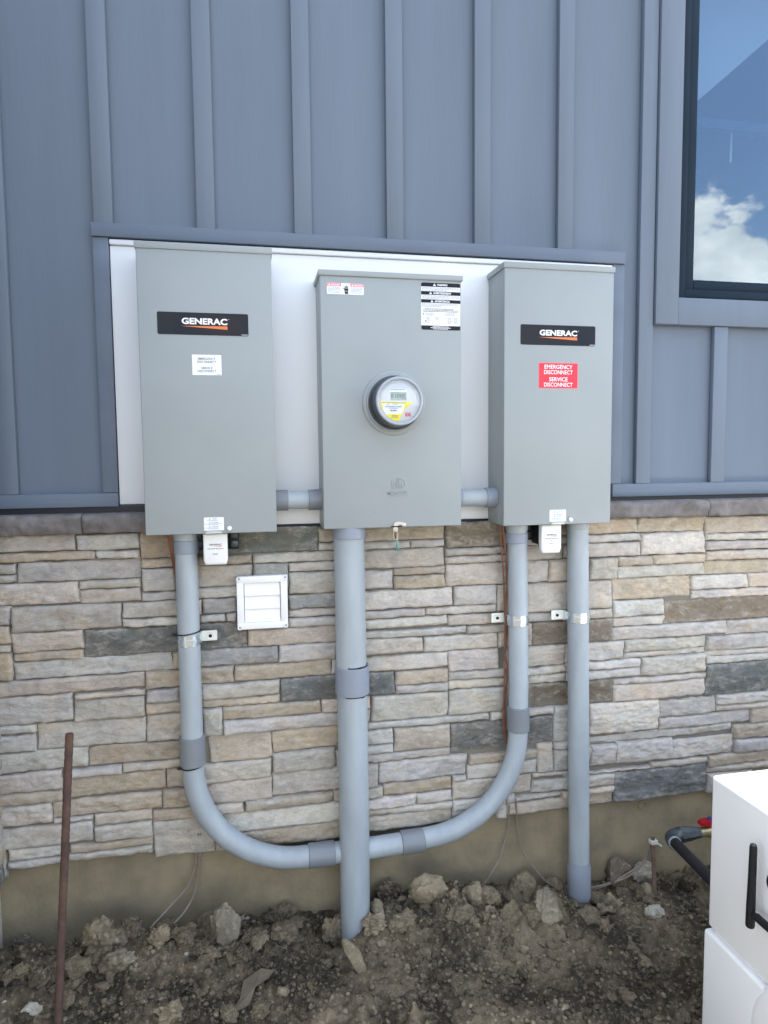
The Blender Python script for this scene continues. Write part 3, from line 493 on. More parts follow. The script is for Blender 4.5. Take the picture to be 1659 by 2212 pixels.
ROCKS = [
 (c8, 605, 1290, 225, 205, 'clod_tan', 'clod', 'large tan clod of earth right of the rusty stake, biggest of the left heap'),
 (c8, 728, 1412, 150, 125, 'stone_grey', 'clod', 'rough grey clod just below the large tan clod'),
 (c8, 1330, 1225, 165, 255, 'stone_grey', 'rock', 'tall grey striped rock standing upright against the concrete footing', 9, .18),
 (c8, 1215, 1180, 90, 150, 'clod_brown', 'rock', 'narrow dark rock leaning behind the tall grey striped rock'),
 (c8, 785, 1245, 130, 140, 'clod_brown', 'clod', 'brown clod behind the rough grey clod, close to the footing'),
 (c8, 145, 1310, 150, 115, 'stone_dark', 'clod', 'dark clod in the hole left of the rusty stake'),
 (c8, 482, 1310, 75, 115, 'clod_tan', 'clod', 'small upright clod touching the left of the large tan clod'),
 (c8, 1128, 1225, 62, 66, 'clod_tan', 'rock', 'small round tan rock below the two thin wires'),
 (c8, 182, 1712, 135, 75, 'stone_pale', 'rock', 'whitish angular rock at the foot of the rusty stake'),
 (c8, 24, 1672, 38, 24, 'stone_pale', 'pebble', 'white pebble at the lower left corner'),
 (c8, 842, 1640, 75, 82, 'clod_brown', 'clod', 'round brown clod in the front, left one of a close pair'),
 (c8, 970, 1650, 75, 70, 'clod_brown', 'clod', 'round brown clod in the front, right one of a close pair'),
 (c8, 1005, 1735, 165, 115, 'clod_tan', 'clod', 'tan clod at the bottom edge, below the close pair of round clods'),
 (c8, 130, 1490, 95, 72, 'clod_tan', 'clod', 'ochre clod left of the rusty stake'),
 (c8, 216, 1515, 85, 110, 'clod_brown', 'clod', 'brown clod touching the rusty stake on its left'),
 (c8, 1110, 1388, 36, 26, 'stone_pale', 'pebble', 'flat pale pebble on bare soil below the round tan rock'),
 (c8, 972, 1475, 28, 24, 'stone_pale', 'pebble', 'tiny pale pebble below the rough grey clod'),
 (c8, 1452, 1155, 62, 42, 'stone_pale', 'pebble', 'greenish white pebble right of the tall grey striped rock'),
 (c8, 1430, 1262, 48, 48, 'stone_grey', 'pebble', 'grey pebble at the foot of the tall grey striped rock'),
 (c8, 602, 1578, 80, 55, 'clod_tan', 'pebble', 'smooth tan stone in the left foreground'),
 (c8, 992, 1200, 105, 90, 'clod_brown', 'clod', 'crumbly clod where the two thin wires enter the soil'),
 (c8, 935, 1290, 130, 115, 'clod_tan', 'clod', 'crumbly tan clod below the ends of the two thin wires'),
 (c8, 405, 1160, 60, 90, 'stone_grey', 'rock', 'thin grey stone behind the rusty stake by the footing'),
 (c9, 1205, 950, 212, 185, 'clod_tan', 'rock', 'big pale tan rock against the footing right of the thick pipe', 9, .2),
 (c9, 885, 1085, 84, 190, 'stone_grey', 'rock', 'slim grey rock standing on end beside the thick pipe', 9, .2),
 (c9, 858, 1180, 140, 132, 'clod_tan', 'clod', 'tan clod right at the foot of the thick pipe'),
 (c9, 605, 1220, 140, 190, 'clod_brown', 'clod', 'dark clod leaning on the left side of the thick pipe'),
 (c9, 1045, 1018, 78, 52, 'stone_grey', 'pebble', 'grey stone in the hollow right of the thick pipe'),
 (c9, 925, 930, 95, 110, 'clod_brown', 'clod', 'dark clod behind the slim standing rock'),
 (c9, 1000, 945, 74, 74, 'clod_brown', 'clod', 'clod between the slim standing rock and the big pale tan rock'),
 (c9, 1030, 1160, 170, 145, 'clod_brown', 'clod', 'dark mounded clod right of the clod at the pipe foot'),
 (c9, 1477, 1163, 90, 74, 'clod_tan', 'clod', 'small yellowish clod below the brown rock row'),
 (c9, 1490, 970, 145, 130, 'clod_tan', 'rock', 'brown rock where the wire from the right bend meets the soil'),
 (c9, 1372, 1010, 92, 92, 'clod_brown', 'clod', 'clod between the big pale tan rock and the brown rock'),
 (c9, 270, 1100, 135, 120, 'clod_brown', 'clod', 'dark clod on top of the heap left of the thick pipe'),
 (c9, 1068, 1465, 42, 72, 'stone_grey', 'pebble', 'light grey splinter of stone in the middle foreground'),
 (c9, 278, 1600, 72, 70, 'clod_tan', 'pebble', 'yellowish stone right of the torn cardboard'),
 (c9, 32, 1115, 66, 50, 'stone_pale', 'pebble', 'pale green pebble on the heap left of the thick pipe'),
 (c9, 1210, 1585, 42, 62, 'clod_tan', 'pebble', 'small tan pebble low in the middle foreground'),
 (c9, 905, 1300, 62, 52, 'clod_tan', 'pebble', 'small tan stone below the clod at the pipe foot'),
 (c10, 775, 725, 140, 165, 'stone_dark', 'rock', 'dark rock with chalky white face by the footing right of the thin pipe', 9, .18),
 (c10, 935, 668, 135, 105, 'stone_pale', 'rock', 'chalky pale rock behind the ground rod'),
 (c10, 957, 868, 74, 100, 'clod_tan', 'pebble', 'smooth oval tan pebble left of the ground rod', 4, .08),
 (c10, 1010, 990, 116, 86, 'stone_pale', 'rock', 'flat whitish stone in front of the ground rod', 8, .18),
 (c10, 740, 970, 142, 140, 'clod_tan', 'clod', 'tan clod at the right of the thin pipe foot'),
 (c10, 722, 1080, 84, 84, 'clod_tan', 'clod', 'ochre crumbling clod in front of the thin pipe'),
 (c10, 385, 970, 170, 205, 'stone_grey', 'rock', 'large slanting brown grey rock left of the thin pipe', 9, .2),
 (c10, 245, 825, 135, 120, 'clod_brown', 'rock', 'pointed rough rock at the footing left of the thin pipe'),
 (c10, 253, 1208, 55, 42, 'clod_tan', 'pebble', 'small tan stone in the right foreground'),
 (c10, 490, 1543, 52, 40, 'stone_grey', 'pebble', 'pale small stone near the bottom edge'),
 (c10, 55, 1010, 120, 90, 'clod_brown', 'clod', 'brown clod left of the large slanting rock'),
 (c10, 430, 835, 110, 90, 'clod_brown', 'clod', 'dark clod under the wire beside the thin pipe'),
]
for i, r in enumerate(ROCKS):
    f, x, y, w_, h_, m, cat, lab = r[:8]; pl, ro = (r[8], r[9]) if len(r) > 8 else ((7, .42) if cat == 'clod' else (8, .2))
    kk = {c8: .36459, c9: .33854, c10: .375}[f]; px, py = f(x, y)
    rock(cat, cat, lab, px, py, w_*kk, h_*kk, m, 100+i, pl, ro)
o = rock('rock', 'rock', 'long tan slab of earth lying aslant in front of the thick pipe', *c9(740, 1390), 92*.339, 300*.339, 'clod_tan', 77, 6, .10, -.5)
# smaller clods one can still count
rd = random.Random(8); CL = []
for v in range(8):
    a, b = lump(400+v, 3, 7, .42); mb = MB().add(a, b, ('clod_brown', 'soil', 'clod_brown', 'clod_tan')[v % 4]); o = mb.build('soil_clod', None, 60); CL.append(o)
cn = 0
for i in range(300):
    px, py = rd.uniform(5, 1520), 1890+320*rd.random()**1.7
    p = at_ground(px, py)
    if p.y > -.03: continue
    src = CL[cn % 8]; r = rd.choice((.007, .009, .009, .012, .015, .020, .024)) if p.y < -.22 else rd.choice((.012, .017, .022, .027, .034, .040)); cn += 1
    if cn <= 8: o = src
    else: o = src.copy(); COL.objects.link(o)
    o.location = (p.x, p.y, p.z+r*.35); o.scale = (r*rd.uniform(.8, 1.3), r*rd.uniform(.8, 1.2), r*rd.uniform(.6, 1)); o.rotation_euler = (rd.uniform(-.5, .5), rd.uniform(-.5, .5), rd.uniform(0, 6))
    tag(o, 'small loose clod of brown soil scattered on the dug up dirt', 'clod', 'small loose soil clods')
# gravel and crumbs: uncountable
T = []
for v in range(10):
    a, b = lump(600+v, 1, 3, .3); T.append((np.array(a), np.array(b)))
VV, FF, MI, o_ = [], [], [], 0; rd = random.Random(21)
def put(x, y, r, mi):
    global o_
    a, b = T[rd.randrange(10)]; an = rd.uniform(0, 6.28); c, s_ = math.cos(an), math.sin(an)
    q = a*np.array((r*rd.uniform(.8, 1.3), r*rd.uniform(.8, 1.2), r*rd.uniform(.6, 1)))
    q = np.stack((q[:, 0]*c-q[:, 1]*s_, q[:, 0]*s_+q[:, 1]*c, q[:, 2]), 1)+np.array((x, y, soil(x, y)+r*.3))
    VV.append(q); FF.append(b+o_); MI.extend([mi]*len(b)); o_ += len(q)
for i in range(9000):
    x, y = rd.uniform(-.7, 1.5), -.015-.72*rd.random()
    if noise.noise(Vector((x*5, y*5, 3))) < -.15 and rd.random() < .8: continue
    put(x, y, rd.choice((.0018, .0022, .0028, .0028, .0035, .0045, .006, .008)), rd.choice((0, 0, 0, 1, 1, 2)))
for i in range(55): x, y = rd.uniform(-.7, 1.3), -.03-.6*rd.random(); put(x, y, rd.uniform(.0012, .0026), 3)
me = bpy.data.meshes.new('gravel'); me.from_pydata(np.concatenate(VV).tolist(), [], np.concatenate(FF).tolist())
for k in ('soil', 'clod_brown', 'clod_tan', 'stone_pale'): me.materials.append(M[k])
me.polygons.foreach_set('material_index', MI); me.polygons.foreach_set('use_smooth', [True]*len(me.polygons))
gv = bpy.data.objects.new('gravel', me); COL.objects.link(gv); tag(gv, kind='stuff')

# ------------------------------------------------------------------ electrical cabinets
def logo(mb, cx, cz, wd, ht, y):       # wordmark over a wedge
    mb.text('GENERAC', cx, cz, wd, ht, y, 'letter_white', bold=.035)
    mb.prism([(cx-wd*.52, cz-ht*.80), (cx+wd*.50, cz-ht*.68), (cx+wd*.50, cz-ht*1.22)], y-.0003, y, 'orange')
    mb.text('®', cx+wd*.535, cz+ht*.42, wd*.022, None, y, 'letter_white')
def cabinet_shell(t, X0, X1, Z0, Z1, D, cap=.0165, over=.0035):
    MB().box(X0+.0015, X1-.0015, -D+.020, -.0135, Z0+.001, Z1, 'cabinet', .0015).build('body', t)
    c = MB(); c.box(X0, X1, -D, -D+.0205, Z0, Z1+.001, 'cabinet', .0022, 3); c.build('front_cover', t)
    l = MB(); l.box(X0-over, X1+over, -D-over, -.0135, Z1-.0012, Z1+cap, 'cabinet', .003, 2); l.build('lid', t)
WIDE = .343
def transfer_switch(X0, Z0, H, D, label, red):
    X1, Z1 = X0+WIDE, Z0+H; t = thing('transfer_switch_cabinet', (X0+WIDE/2, 0, Z0), label, 'electrical cabinet', 'electrical cabinets on the white panel')
    cabinet_shell(t, X0, X1, Z0, Z1, D); F = -D; rnd = random.Random(5)
    o = X0+.1826; px0, px1, pz0, pz1 = o-.135, o+.097, 1.579, 1.6365
    if red: px0, px1 = X0+.0495, X0+.2845; pz0, pz1 = 1.5765, 1.634
    n = MB().prism(rrect(px0, px1, pz0, pz1, .004), F-.0012, F+.0005, 'plate').build('nameplate', t, 0)
    l = MB(); logo(l, (px0+px1)/2+.0035*(0 if red else 1), (pz0+pz1)/2+.0065, (px1-px0)*.502, .0165, F-.0012)
    x = px1-.018
    while x < px1-.003: w_ = rnd.uniform(.0008, .002); l.rect(x, x+w_, pz0+.0022, pz0+.0036, F-.0012, 'letter_white'); x += w_+.0005
    l.build('lettering', n, 0)
    if red:
        a = MB().rect(X0+.1065, X0+.2305, 1.4515, 1.526, F, 'pink', .0006).rect(X0+.1080, X0+.2290, 1.453, 1.5245, F-.0006, 'red', .0004).build('disconnect_sticker', t, 0); tag(a, 'red sticker with white capital letters')
        l = MB(); cx = X0+.1685
        for s_, z, wd in (('EMERGENCY', 1.5140, .0885), ('DISCONNECT', 1.4985, .0905), ('SERVICE', 1.4780, .0585), ('DISCONNECT', 1.4625, .0905)): l.text(s_, cx, z, wd, .0118, F-.001, 'letter_white', bold=.010)
        l.build('lettering', a, 0)
    else:
        a = MB().rect(o-.0505, o+.0245, 1.475, 1.528, F, 'sticker_white', .0006).build('disconnect_sticker', t, 0); tag(a, 'small white sticker with dark capital letters')
        l = MB(); cx = o-.0130
        for s_, z, wd in (('EMERGENCY', 1.5175, .0455), ('DISCONNECT', 1.5093, .0485), ('SERVICE', 1.4937, .0285), ('DISCONNECT', 1.4855, .0485)): l.text(s_, cx, z, wd, .0062, F-.0006, 'ink', bold=.002)
        l.rect(o+.013, o+.022, 1.4772, 1.4785, F-.0006, 'ink_grey'); l.build('lettering', a, 0)
    sx = X0+(.1450 if red else .1500); sz0, sz1 = Z0+.0085, Z0+.0440
    a = MB().prism(rrect(sx, sx+.052, sz0, sz1, .0015), F-.0006, F, 'sticker_white').build('warning_sticker', t, 0)
    l = MB(); y = F-.0006
    for k in range(3):
        z = sz1-.0025-k*.0108; cx = sx+.026
        l.prism([(cx-.0130, z-.0024), (cx-.0090, z-.0024), (cx-.0110, z+.0006)], y-.0003, y, 'ink'); l.text(('WARNING', 'AVERTISSEMENT', 'ADVERTENCIA')[k], cx+.003, z-.0011, (.0125, .0215, .0190)[k], .0021, y, 'ink', bold=.01)
        l.lines(sx+.007-.004*(k > 0), sx+.045+.004*(k > 0), z-.0040, 1, .003, .0011, y, 'ink_grey', rnd); l.lines(sx+.010, sx+.042, z-.0066, 1, .003, .0011, y, 'ink_grey', rnd)
    l.build('lettering', a, 0)
    MB().lathe([(.0062, 0), (.0064, .002), (.0062, .006), (.0048, .0075), (0, .008)], (sx+.0665, F, Z0+.0135), 'white_plastic', 24).build('cover_screw', t)
    h = MB(); h.box(sx+.004, sx+.046, F-.006, F+.012, Z0+.0005, Z0+.0035, 'zinc_dull', .001); h.tube([(sx+.004, F-.004, Z0+.002), (sx+.008, F-.007, Z0+.0052), (sx+.042, F-.007, Z0+.0052), (sx+.046, F-.004, Z0+.002)], .0013, 'zinc_dull', 8); h.build('hasp', t)
    return t
transfer_switch(-.1826, 1.0531, .7426, .1487, 'tall grey electrical cabinet on the left with a small white disconnect sticker', False)
transfer_switch(.8194, 1.0496, .7426, .1487, 'tall grey electrical cabinet on the right with a bright red disconnect sticker', True)

# meter cabinet
MX0, MX1, MZ0, MZ1, MD = .2909, .6922, 1.0548, 1.75, .1403
t = thing('meter_cabinet', ((MX0+MX1)/2, 0, MZ0), 'wide grey meter cabinet between the two taller cabinets, with a round meter socket', 'electrical cabinet', 'electrical cabinets on the white panel')
cabinet_shell(t, MX0, MX1, MZ0, MZ1, MD, .0145, .005); F = -MD
k = MB().lathe([(.030, 0), (.030, .0008), (.028, .001), (.024, .0004), (.0, .0004)], (0, 0, 0), 'cabinet', 28)
k.v = [(MX0+.0013+y, -.075+x, 1.135+z) for x, y, z in k.v]; k.build('knockout', t)
MC = (.494, F, 1.4055)
MB().lathe([(.0905, -.001), (.0895, .0035), (.087, .0055), (.081, .0062), (.0795, .010), (.077, .011), (.0745, .010), (.0735, .004), (.0, .004)], MC, 'cabinet', 64).build('meter_ring', t)
rnd = random.Random(2)
dx0, dx1, dz0, dz1 = .310, .4115, 1.7005, 1.7300
a = MB().prism(rrect(dx0, dx1, dz0, dz1, .002), F-.0006, F, 'sticker_white').build('danger_sticker', t, 0)
l = MB(); y = F-.0006; wd = dx1-dx0
for x0, x1, s_ in ((dx0+.0004, dx0+wd*.385, 'DANGER'), (dx0+wd*.635, dx1-.0004, 'PELIGRO')):
    l.rect(x0, x1, dz1-.0085, dz1-.0004, y, 'pink'); c = (x0+x1)/2; l.prism([(x0+.003, dz1-.0070), (x0+.009, dz1-.0070), (x0+.006, dz1-.0020)], y-.0006, y-.0003, 'letter_white'); l.text(s_, c+.004, dz1-.0045, .0230, .0045, y-.0003, 'letter_white', bold=.02)
    l.lines(x0+.002, x1-.002, dz1-.0108, 5, .0034, .0012, y, 'ink_grey', rnd)
hx, hz = dx0+wd*.525, dz0+.005     # hand and bolt
l.prism([(hx-.004, hz-.004), (hx+.004, hz-.004), (hx+.0055, hz+.003), (hx-.0055, hz+.003)], y-.0003, y, 'ink'); l.prism([(hx-.005, hz+.004), (hx+.0055, hz+.004), (hx+.0055, hz+.010), (hx-.005, hz+.010)], y-.0003, y, 'ink')
for i, ln in enumerate((.016, .0185, .0190, .0165)): l.rect(hx-.0048+i*.0027, hx-.0030+i*.0027, hz+.009, hz+ln, y, 'ink')
l.prism([(hx-.0085, hz+.012), (hx-.0070, hz+.0135), (hx-.004, hz+.007), (hx-.005, hz+.005)], y-.0003, y, 'ink')
l.prism([(hx-.012, hz+.0225), (hx-.0075, hz+.018), (hx-.0055, hz+.019), (hx-.0085, hz+.0145), (hx-.0062, hz+.0185), (hx-.0079, hz+.0172)], y-.0003, y, 'ink')
l.build('lettering', a, 0)
wx0, wx1, wz0, wz1 = .5750, .6895, 1.6120, 1.7420
a = MB().prism(rrect(wx0, wx1, wz0, wz1, .005), F-.0006, F, 'sticker_white').build('warning_sticker', t, 0)
l = MB(); w_ = wx1-wx0; cx = (wx0+wx1)/2; H = wz1-wz0
def barp(z0, z1, top=False, bot=False):
    P = rrect(wx0, wx1, z0, z1, .0049) if (top or bot) else None
    if not P: l.rect(wx0, wx1, z0, z1, y, 'sticker_black'); return
    if top: P = [(p[0], max(p[1], z0)) if p[1] > (z0+z1)/2 else (wx0 if p[0] < cx else wx1, z0) for p in P]
    else: P = [(p[0], p[1]) if p[1] < (z0+z1)/2 else (wx0 if p[0] < cx else wx1, z1) for p in P]
    Q = [];
    for p in P:
        if not Q or (abs(p[0]-Q[-1][0])+abs(p[1]-Q[-1][1])) > 1e-6: Q.append(p)
    if abs(Q[0][0]-Q[-1][0])+abs(Q[0][1]-Q[-1][1]) < 1e-6: Q.pop()
    l.prism(Q, y-.00025, y, 'sticker_black')
barp(wz1-.0110, wz1, top=True); barp(wz1-.0335, wz1-.0235); barp(wz1-.0555, wz1-.0460); barp(wz0, wz0+.0118, bot=True)
for s_, z, tw in (('WARNING', wz1-.0055, .030), ('AVERTISSEMENT', wz1-.0285, .053), ('ADVERTENCIA', wz1-.0508, .045)):
    l.text(s_, cx+.004, z, tw, .0058, y-.0003, 'letter_white', bold=.03); q = cx-tw/2-.0035; l.prism([(q-.0042, z-.0032), (q+.0042, z-.0032), (q, z+.0042)], y-.0006, y-.0003, 'letter_white'); l.rect(q-.0006, q+.0006, z-.0016, z+.0016, y-.0006, 'ink')
for z in (wz1-.0133, wz1-.0358, wz1-.0578): l.lines(wx0+.002, wx1-.002, z, 3, .0034, .0015, y, 'ink_grey', rnd, .7)
l.rect(wx0+.002, wx1-.002, wz1-.0692, wz1-.0688, y, 'ink_grey'); l.lines(wx0+.011, wx1-.009, wz1-.0713, 1, .003, .0017, y, 'ink', rnd); l.lines(wx0+.004, wx1-.003, wz1-.0748, 2, .0036, .0017, y, 'ink', rnd, .05)
for x, z, n in ((.011, -.0835, 3), (.016, -.0955, 3), (.041, -.0950, 3), (.017, -.1048, 3), (.074, -.0828, 3), (.078, -.0950, 3), (.096, -.0945, 3), (.078, -.1045, 3), (.096, -.1040, 3)): l.lines(wx0+x, wx0+x+(.028 if n and abs(z) < .085 else .011), wz1+z, n, .0030, .0013, y, 'ink_grey', rnd)
for x, z in ((.013, -.0965), (.038, -.0960), (.075, -.0960), (.093, -.0955), (.075, -.1055), (.093, -.1050)): l.prism([(wx0+x+.0021*math.cos(q*.5236), wz1+z+.0021*math.sin(q*.5236)) for q in range(12)], y-.0003, y, 'ink_grey'); l.prism([(wx0+x+.0013*math.cos(q*.5236), wz1+z+.0013*math.sin(q*.5236)) for q in range(12)], y-.0006, y-.0003, 'sticker_white')
l.prism([(wx0+.013+.0022*math.cos(q*.5236), wz1-.1060+.0022*math.sin(q*.5236)) for q in range(12)], y-.0003, y, 'ink'); l.rect(wx0+.0055, wx0+.0085, wz1-.0885, wz1-.0845, y, 'ink')
l.prism([(wx0+.069, wz1-.0875), (wx0+.071, wz1-.0900), (wx0+.073, wz1-.0875), (wx0+.071, wz1-.0850)], y-.0003, y, 'ink_grey')
for z, tw, s_ in ((.0098, .048, None), (.0066, .060, None), (.0034, .046, None)): l.lines(cx-tw/2, cx+tw/2, wz0+z, 1, .003, .0017, y-.0003, 'letter_white', rnd, .05)
l.build('lettering', a, 0)
e = MB(); ex, ez = .503, 1.166     # embossed maker's mark
e.text('MILBANK', ex, ez-.0130, .060, .0090, F, 'cabinet', bold=.012, dp=.0016); e.rect(ex-.032, ex+.032, ez-.0215, ez-.0203, F, 'cabinet', .0014)
for x0, x1, z0, z1 in ((-.0165, -.0140, .003, .026), (-.0015, .0005, .003, .030), (.0025, .0045, .003, .030)): e.rect(ex+x0, ex+x1, ez+z0-.004, ez+z1-.004, F, 'cabinet', .0018)
e.tube([(ex-.0115, F, ez-.001), (ex-.0115, F, ez+.012), (ex-.009, F, ez+.0155), (ex-.0055, F, ez+.012), (ex-.0055, F, ez-.001)], .0013, 'cabinet', 6); e.tube([(ex+.0075, F, ez-.001), (ex+.0075, F, ez+.012), (ex+.010, F, ez+.0150), (ex+.0125, F, ez+.012), (ex+.0125, F, ez-.001)], .0013, 'cabinet', 6)
e.tube([(ex+.022*math.cos(R_(a_)), F, ez+.0125+.0150*math.sin(R_(a_))) for a_ in range(-60, 75, 9)], .0014, 'cabinet', 6); e.tube([(ex+.022*math.cos(R_(a_)), F, ez+.0125+.0165*math.sin(R_(a_))) for a_ in range(75, 120, 9)], .0014, 'cabinet', 6)
e.build('embossed_mark', t, 40)
sc = MB(); sc.prism([(.430, 1.0975), (.4345, 1.0990), (.440, 1.0988), (.4345, 1.0972)], F-.0002, F, 'ink_grey'); sc.prism([(.4865, 1.1120), (.4885, 1.1135), (.4880, 1.1115)], F-.0002, F, 'ink_grey'); sc.build('scuff_mark', t, 0)
la = MB()      # latch
P = [(.4905, 1.0565), (.4900, 1.0640), (.4945, 1.0695), (.5060, 1.0712), (.5160, 1.0690), (.5235, 1.0665), (.5262, 1.0615), (.5225, 1.0568), (.5180, 1.0575), (.5130, 1.0618), (.5060, 1.0625), (.5030, 1.0590)]
la.prism(P, F-.0040, F-.0005, 'steel'); la.lathe([(.0038, 0), (.0038, .002), (.002, .003), (0, .003)], (.5220, F-.004, 1.0620), 'zinc_dull', 16); la.box(.4820, .5130, F-.0056, F-.0042, 1.0555, 1.0590, 'black'); la.build('latch', t)

# electricity meter plugged into the socket
m_ = thing('electricity_meter', (MC[0], F, MC[2]), 'round glass electricity meter with digital reading and yellow label', 'meter')
by = F-.0042
MB().lathe([(.0725, 0), (.0725, .009), (.066, .010), (.0, .010)], (MC[0], by, MC[2]), 'iron', 56).build('base', m_)
MB().lathe([(.0580, .010), (.0565, .055), (.0560, .062), (0, .062)], (MC[0], by, MC[2]), 'meter_in', 56).build('inner_body', m_)
MB().lathe([(.0715, .0095), (.0700, .012), (.0680, .040), (.0665, .066), (.0665, .070)], (MC[0], by, MC[2]), 'meter_side', 64, False).build('cover_side', m_)
MB().lathe([(.0664, .0690), (.0650, .0738), (.0625, .0755), (.0590, .0745), (.0575, .0690)], (MC[0], by, MC[2]), 'bezel', 64, False).build('bezel', m_)
MB().lathe([(.0588, .0735), (.0560, .0748), (.0, .0750)], (MC[0], by, MC[2]), 'cover', 48).build('glass_cover', m_)
MB().lathe([(.0700, .0100), (.0718, .0118), (.0700, .0136)], (MC[0], by, MC[2]), 'iron', 64, False).build('rim', m_)
fy = by-.066; fp = MB().lathe([(.0590, .0600), (.0590, .0655), (.0575, .0660), (.0, .0660)], (MC[0], by, MC[2]), 'face', 56).build('faceplate', m_)
KX = .000137
def mp_(x, y_): return MC[0]+(x-930)*KX, MC[2]-(y_-885)*KX
def mr(mb, x0, y0, x1, y1, m, lvl=0): a = mp_(x0, y0); b = mp_(x1, y1); mb.rect(a[0], b[0], b[1], a[1], fy-.0003*lvl, m)
ye = MB()
yp = [(535, 892), (1225, 900), (1195, 925), (1120, 975), (1050, 1040), (1000, 1115), (960, 1190), (925, 1268), (880, 1275), (800, 1255), (720, 1212), (650, 1150), (590, 1065), (550, 980)]
ye.prism([mp_(*p) for p in yp], fy-.0003, fy, 'yellow')
ye.prism([mp_(*p) for p in ((580, 938), (1030, 940), (1020, 1050), (985, 1110), (960, 1140), (655, 1145), (605, 1060))], fy-.0006, fy-.0003, 'sticker_white')
rnd = random.Random(4); x = 640
while x < 985: q = rnd.choice((5, 5, 9)); mr(ye, x, 975, x+q, 1010, 'ink_grey', 2); x += q+rnd.choice((5, 7, 9))
a = mp_(565, 910); b = mp_(1065, 930); ye.lines(a[0], b[0], a[1], 1, .003, .0024, fy-.0003, 'ink_grey', rnd, .05)
for x0, x1, yy in ((680, 730, 942), (790, 905, 942), (720, 915, 1020)): ye.lines(mp_(x0, 0)[0], mp_(x1, 0)[0], mp_(0, yy)[1], 1, .003, .0018, fy-.0006, 'ink_grey', rnd, .05)
ye.lines(mp_(740, 0)[0], mp_(880, 0)[0], mp_(0, 1055)[1], 1, .003, .0044, fy-.0006, 'ink_grey', rnd, .05)
ye.text('Itron', *mp_(838, 1172), .0145, .0046, fy-.0003, 'ink', bold=.01, shear=.3); ye.lines(mp_(755, 0)[0], mp_(915, 0)[0], mp_(0, 1200)[1], 1, .003, .0014, fy-.0003, 'ink_grey', rnd, .05)
ye.build('meter_label', fp, 0)
rs = MB(); mr(rs, 1040, 1103, 1165, 1190, 'pink', 0); mr(rs, 1048, 1138, 1080, 1168, 'ink_grey', 1); mr(rs, 1098, 1138, 1155, 1168, 'ink_grey', 1); rs.build('date_sticker', fp, 0)
lc = MB(); a = mp_(735, 640); b = mp_(1085, 708); lc.prism(rrect(a[0], b[0], b[1], a[1], .0035), fy-.0004, fy, 'sticker_white'); lc.lines(mp_(755, 0)[0], mp_(1060, 0)[0], mp_(0, 652)[1], 1, .003, .0022, fy-.0004, 'ink_grey', rnd, .02)
mr(lc, 755, 712, 1072, 868, 'ink_grey', 0); mr(lc, 762, 722, 1062, 868, 'lcd', 1)
SEG = {'0': 'abcdef', '1': 'bc', '2': 'abged', '8': 'abcdefg'}
def seg7(ch, x, y0, w7, h7):
    h2 = h7/2; q = {'a': (x, y0, x+w7, y0+9), 'b': (x+w7-9, y0, x+w7, y0+h2), 'c': (x+w7-9, y0+h2, x+w7, y0+h7), 'd': (x, y0+h7-9, x+w7, y0+h7), 'e': (x, y0+h2, x+9, y0+h7), 'f': (x, y0, x+9, y0+h2), 'g': (x, y0+h2-4, x+w7, y0+h2+4)}
    for k_ in SEG[ch]: mr(lc, *q[k_], 'ink', 2)
for ch, x in zip('01280', (770, 822, 878, 934, 988)): seg7(ch, x, 748, 36, 68)
mr(lc, 1040, 740, 1046, 850, 'ink', 2); mr(lc, 960, 838, 1022, 844, 'ink', 2); lc.build('display', fp, 0)
gr = MB(); gr.tube([(MC[0]+.050*math.cos(R_(a_)), fy-.0003, MC[2]+.0015+.050*math.sin(R_(a_))) for a_ in range(0, 181, 6)], .0011, 'face', 6); gr.build('faceplate_groove', fp)

# utility seal hanging from the latch
sl = thing('utility_seal', (.494, F, 1.05), 'clear and green utility seal hanging from the meter cabinet latch', 'seal')
q = MB(); q.lathe([(.0068, -.0012), (.0072, 0), (.0068, .0012), (.0036, .0012), (.0036, -.0012), (.0068, -.0012)], (.4955, F-.003, 1.0495), 'steel', 24); q.prism([(.4900, 1.0500), (.5010, 1.0500), (.5000, 1.0570), (.4905, 1.0570)], F-.0040, F-.0022, 'steel'); q.build('ring', sl)
MB().tube([(.4915, F-.003, 1.047), (.4895, F-.004, 1.036), (.4905, F-.004, 1.025), (.494, F-.004, 1.018)], .0009, 'steel', 8).tube([(.4985, F-.003, 1.046), (.5015, F-.004, 1.036), (.5010, F-.004, 1.026), (.498, F-.004, 1.018)], .0009, 'steel', 8).tube([(.4925, F-.002, 1.048), (.4945, F-.003, 1.022)], .0022, 'rust', 8).build('wire_loop', sl)
MB().box(.4915, .5035, F-.009, F+.0005, .9880, 1.0180, 'cover', .001).build('clear_shell', sl)
MB().box(.4958, .4998, F-.0062, F-.0028, .9935, 1.0185, 'green').box(.4945, .5043, F-.0072, F-.0015, .9870, .9935, 'green', .0015).build('green_insert', sl)

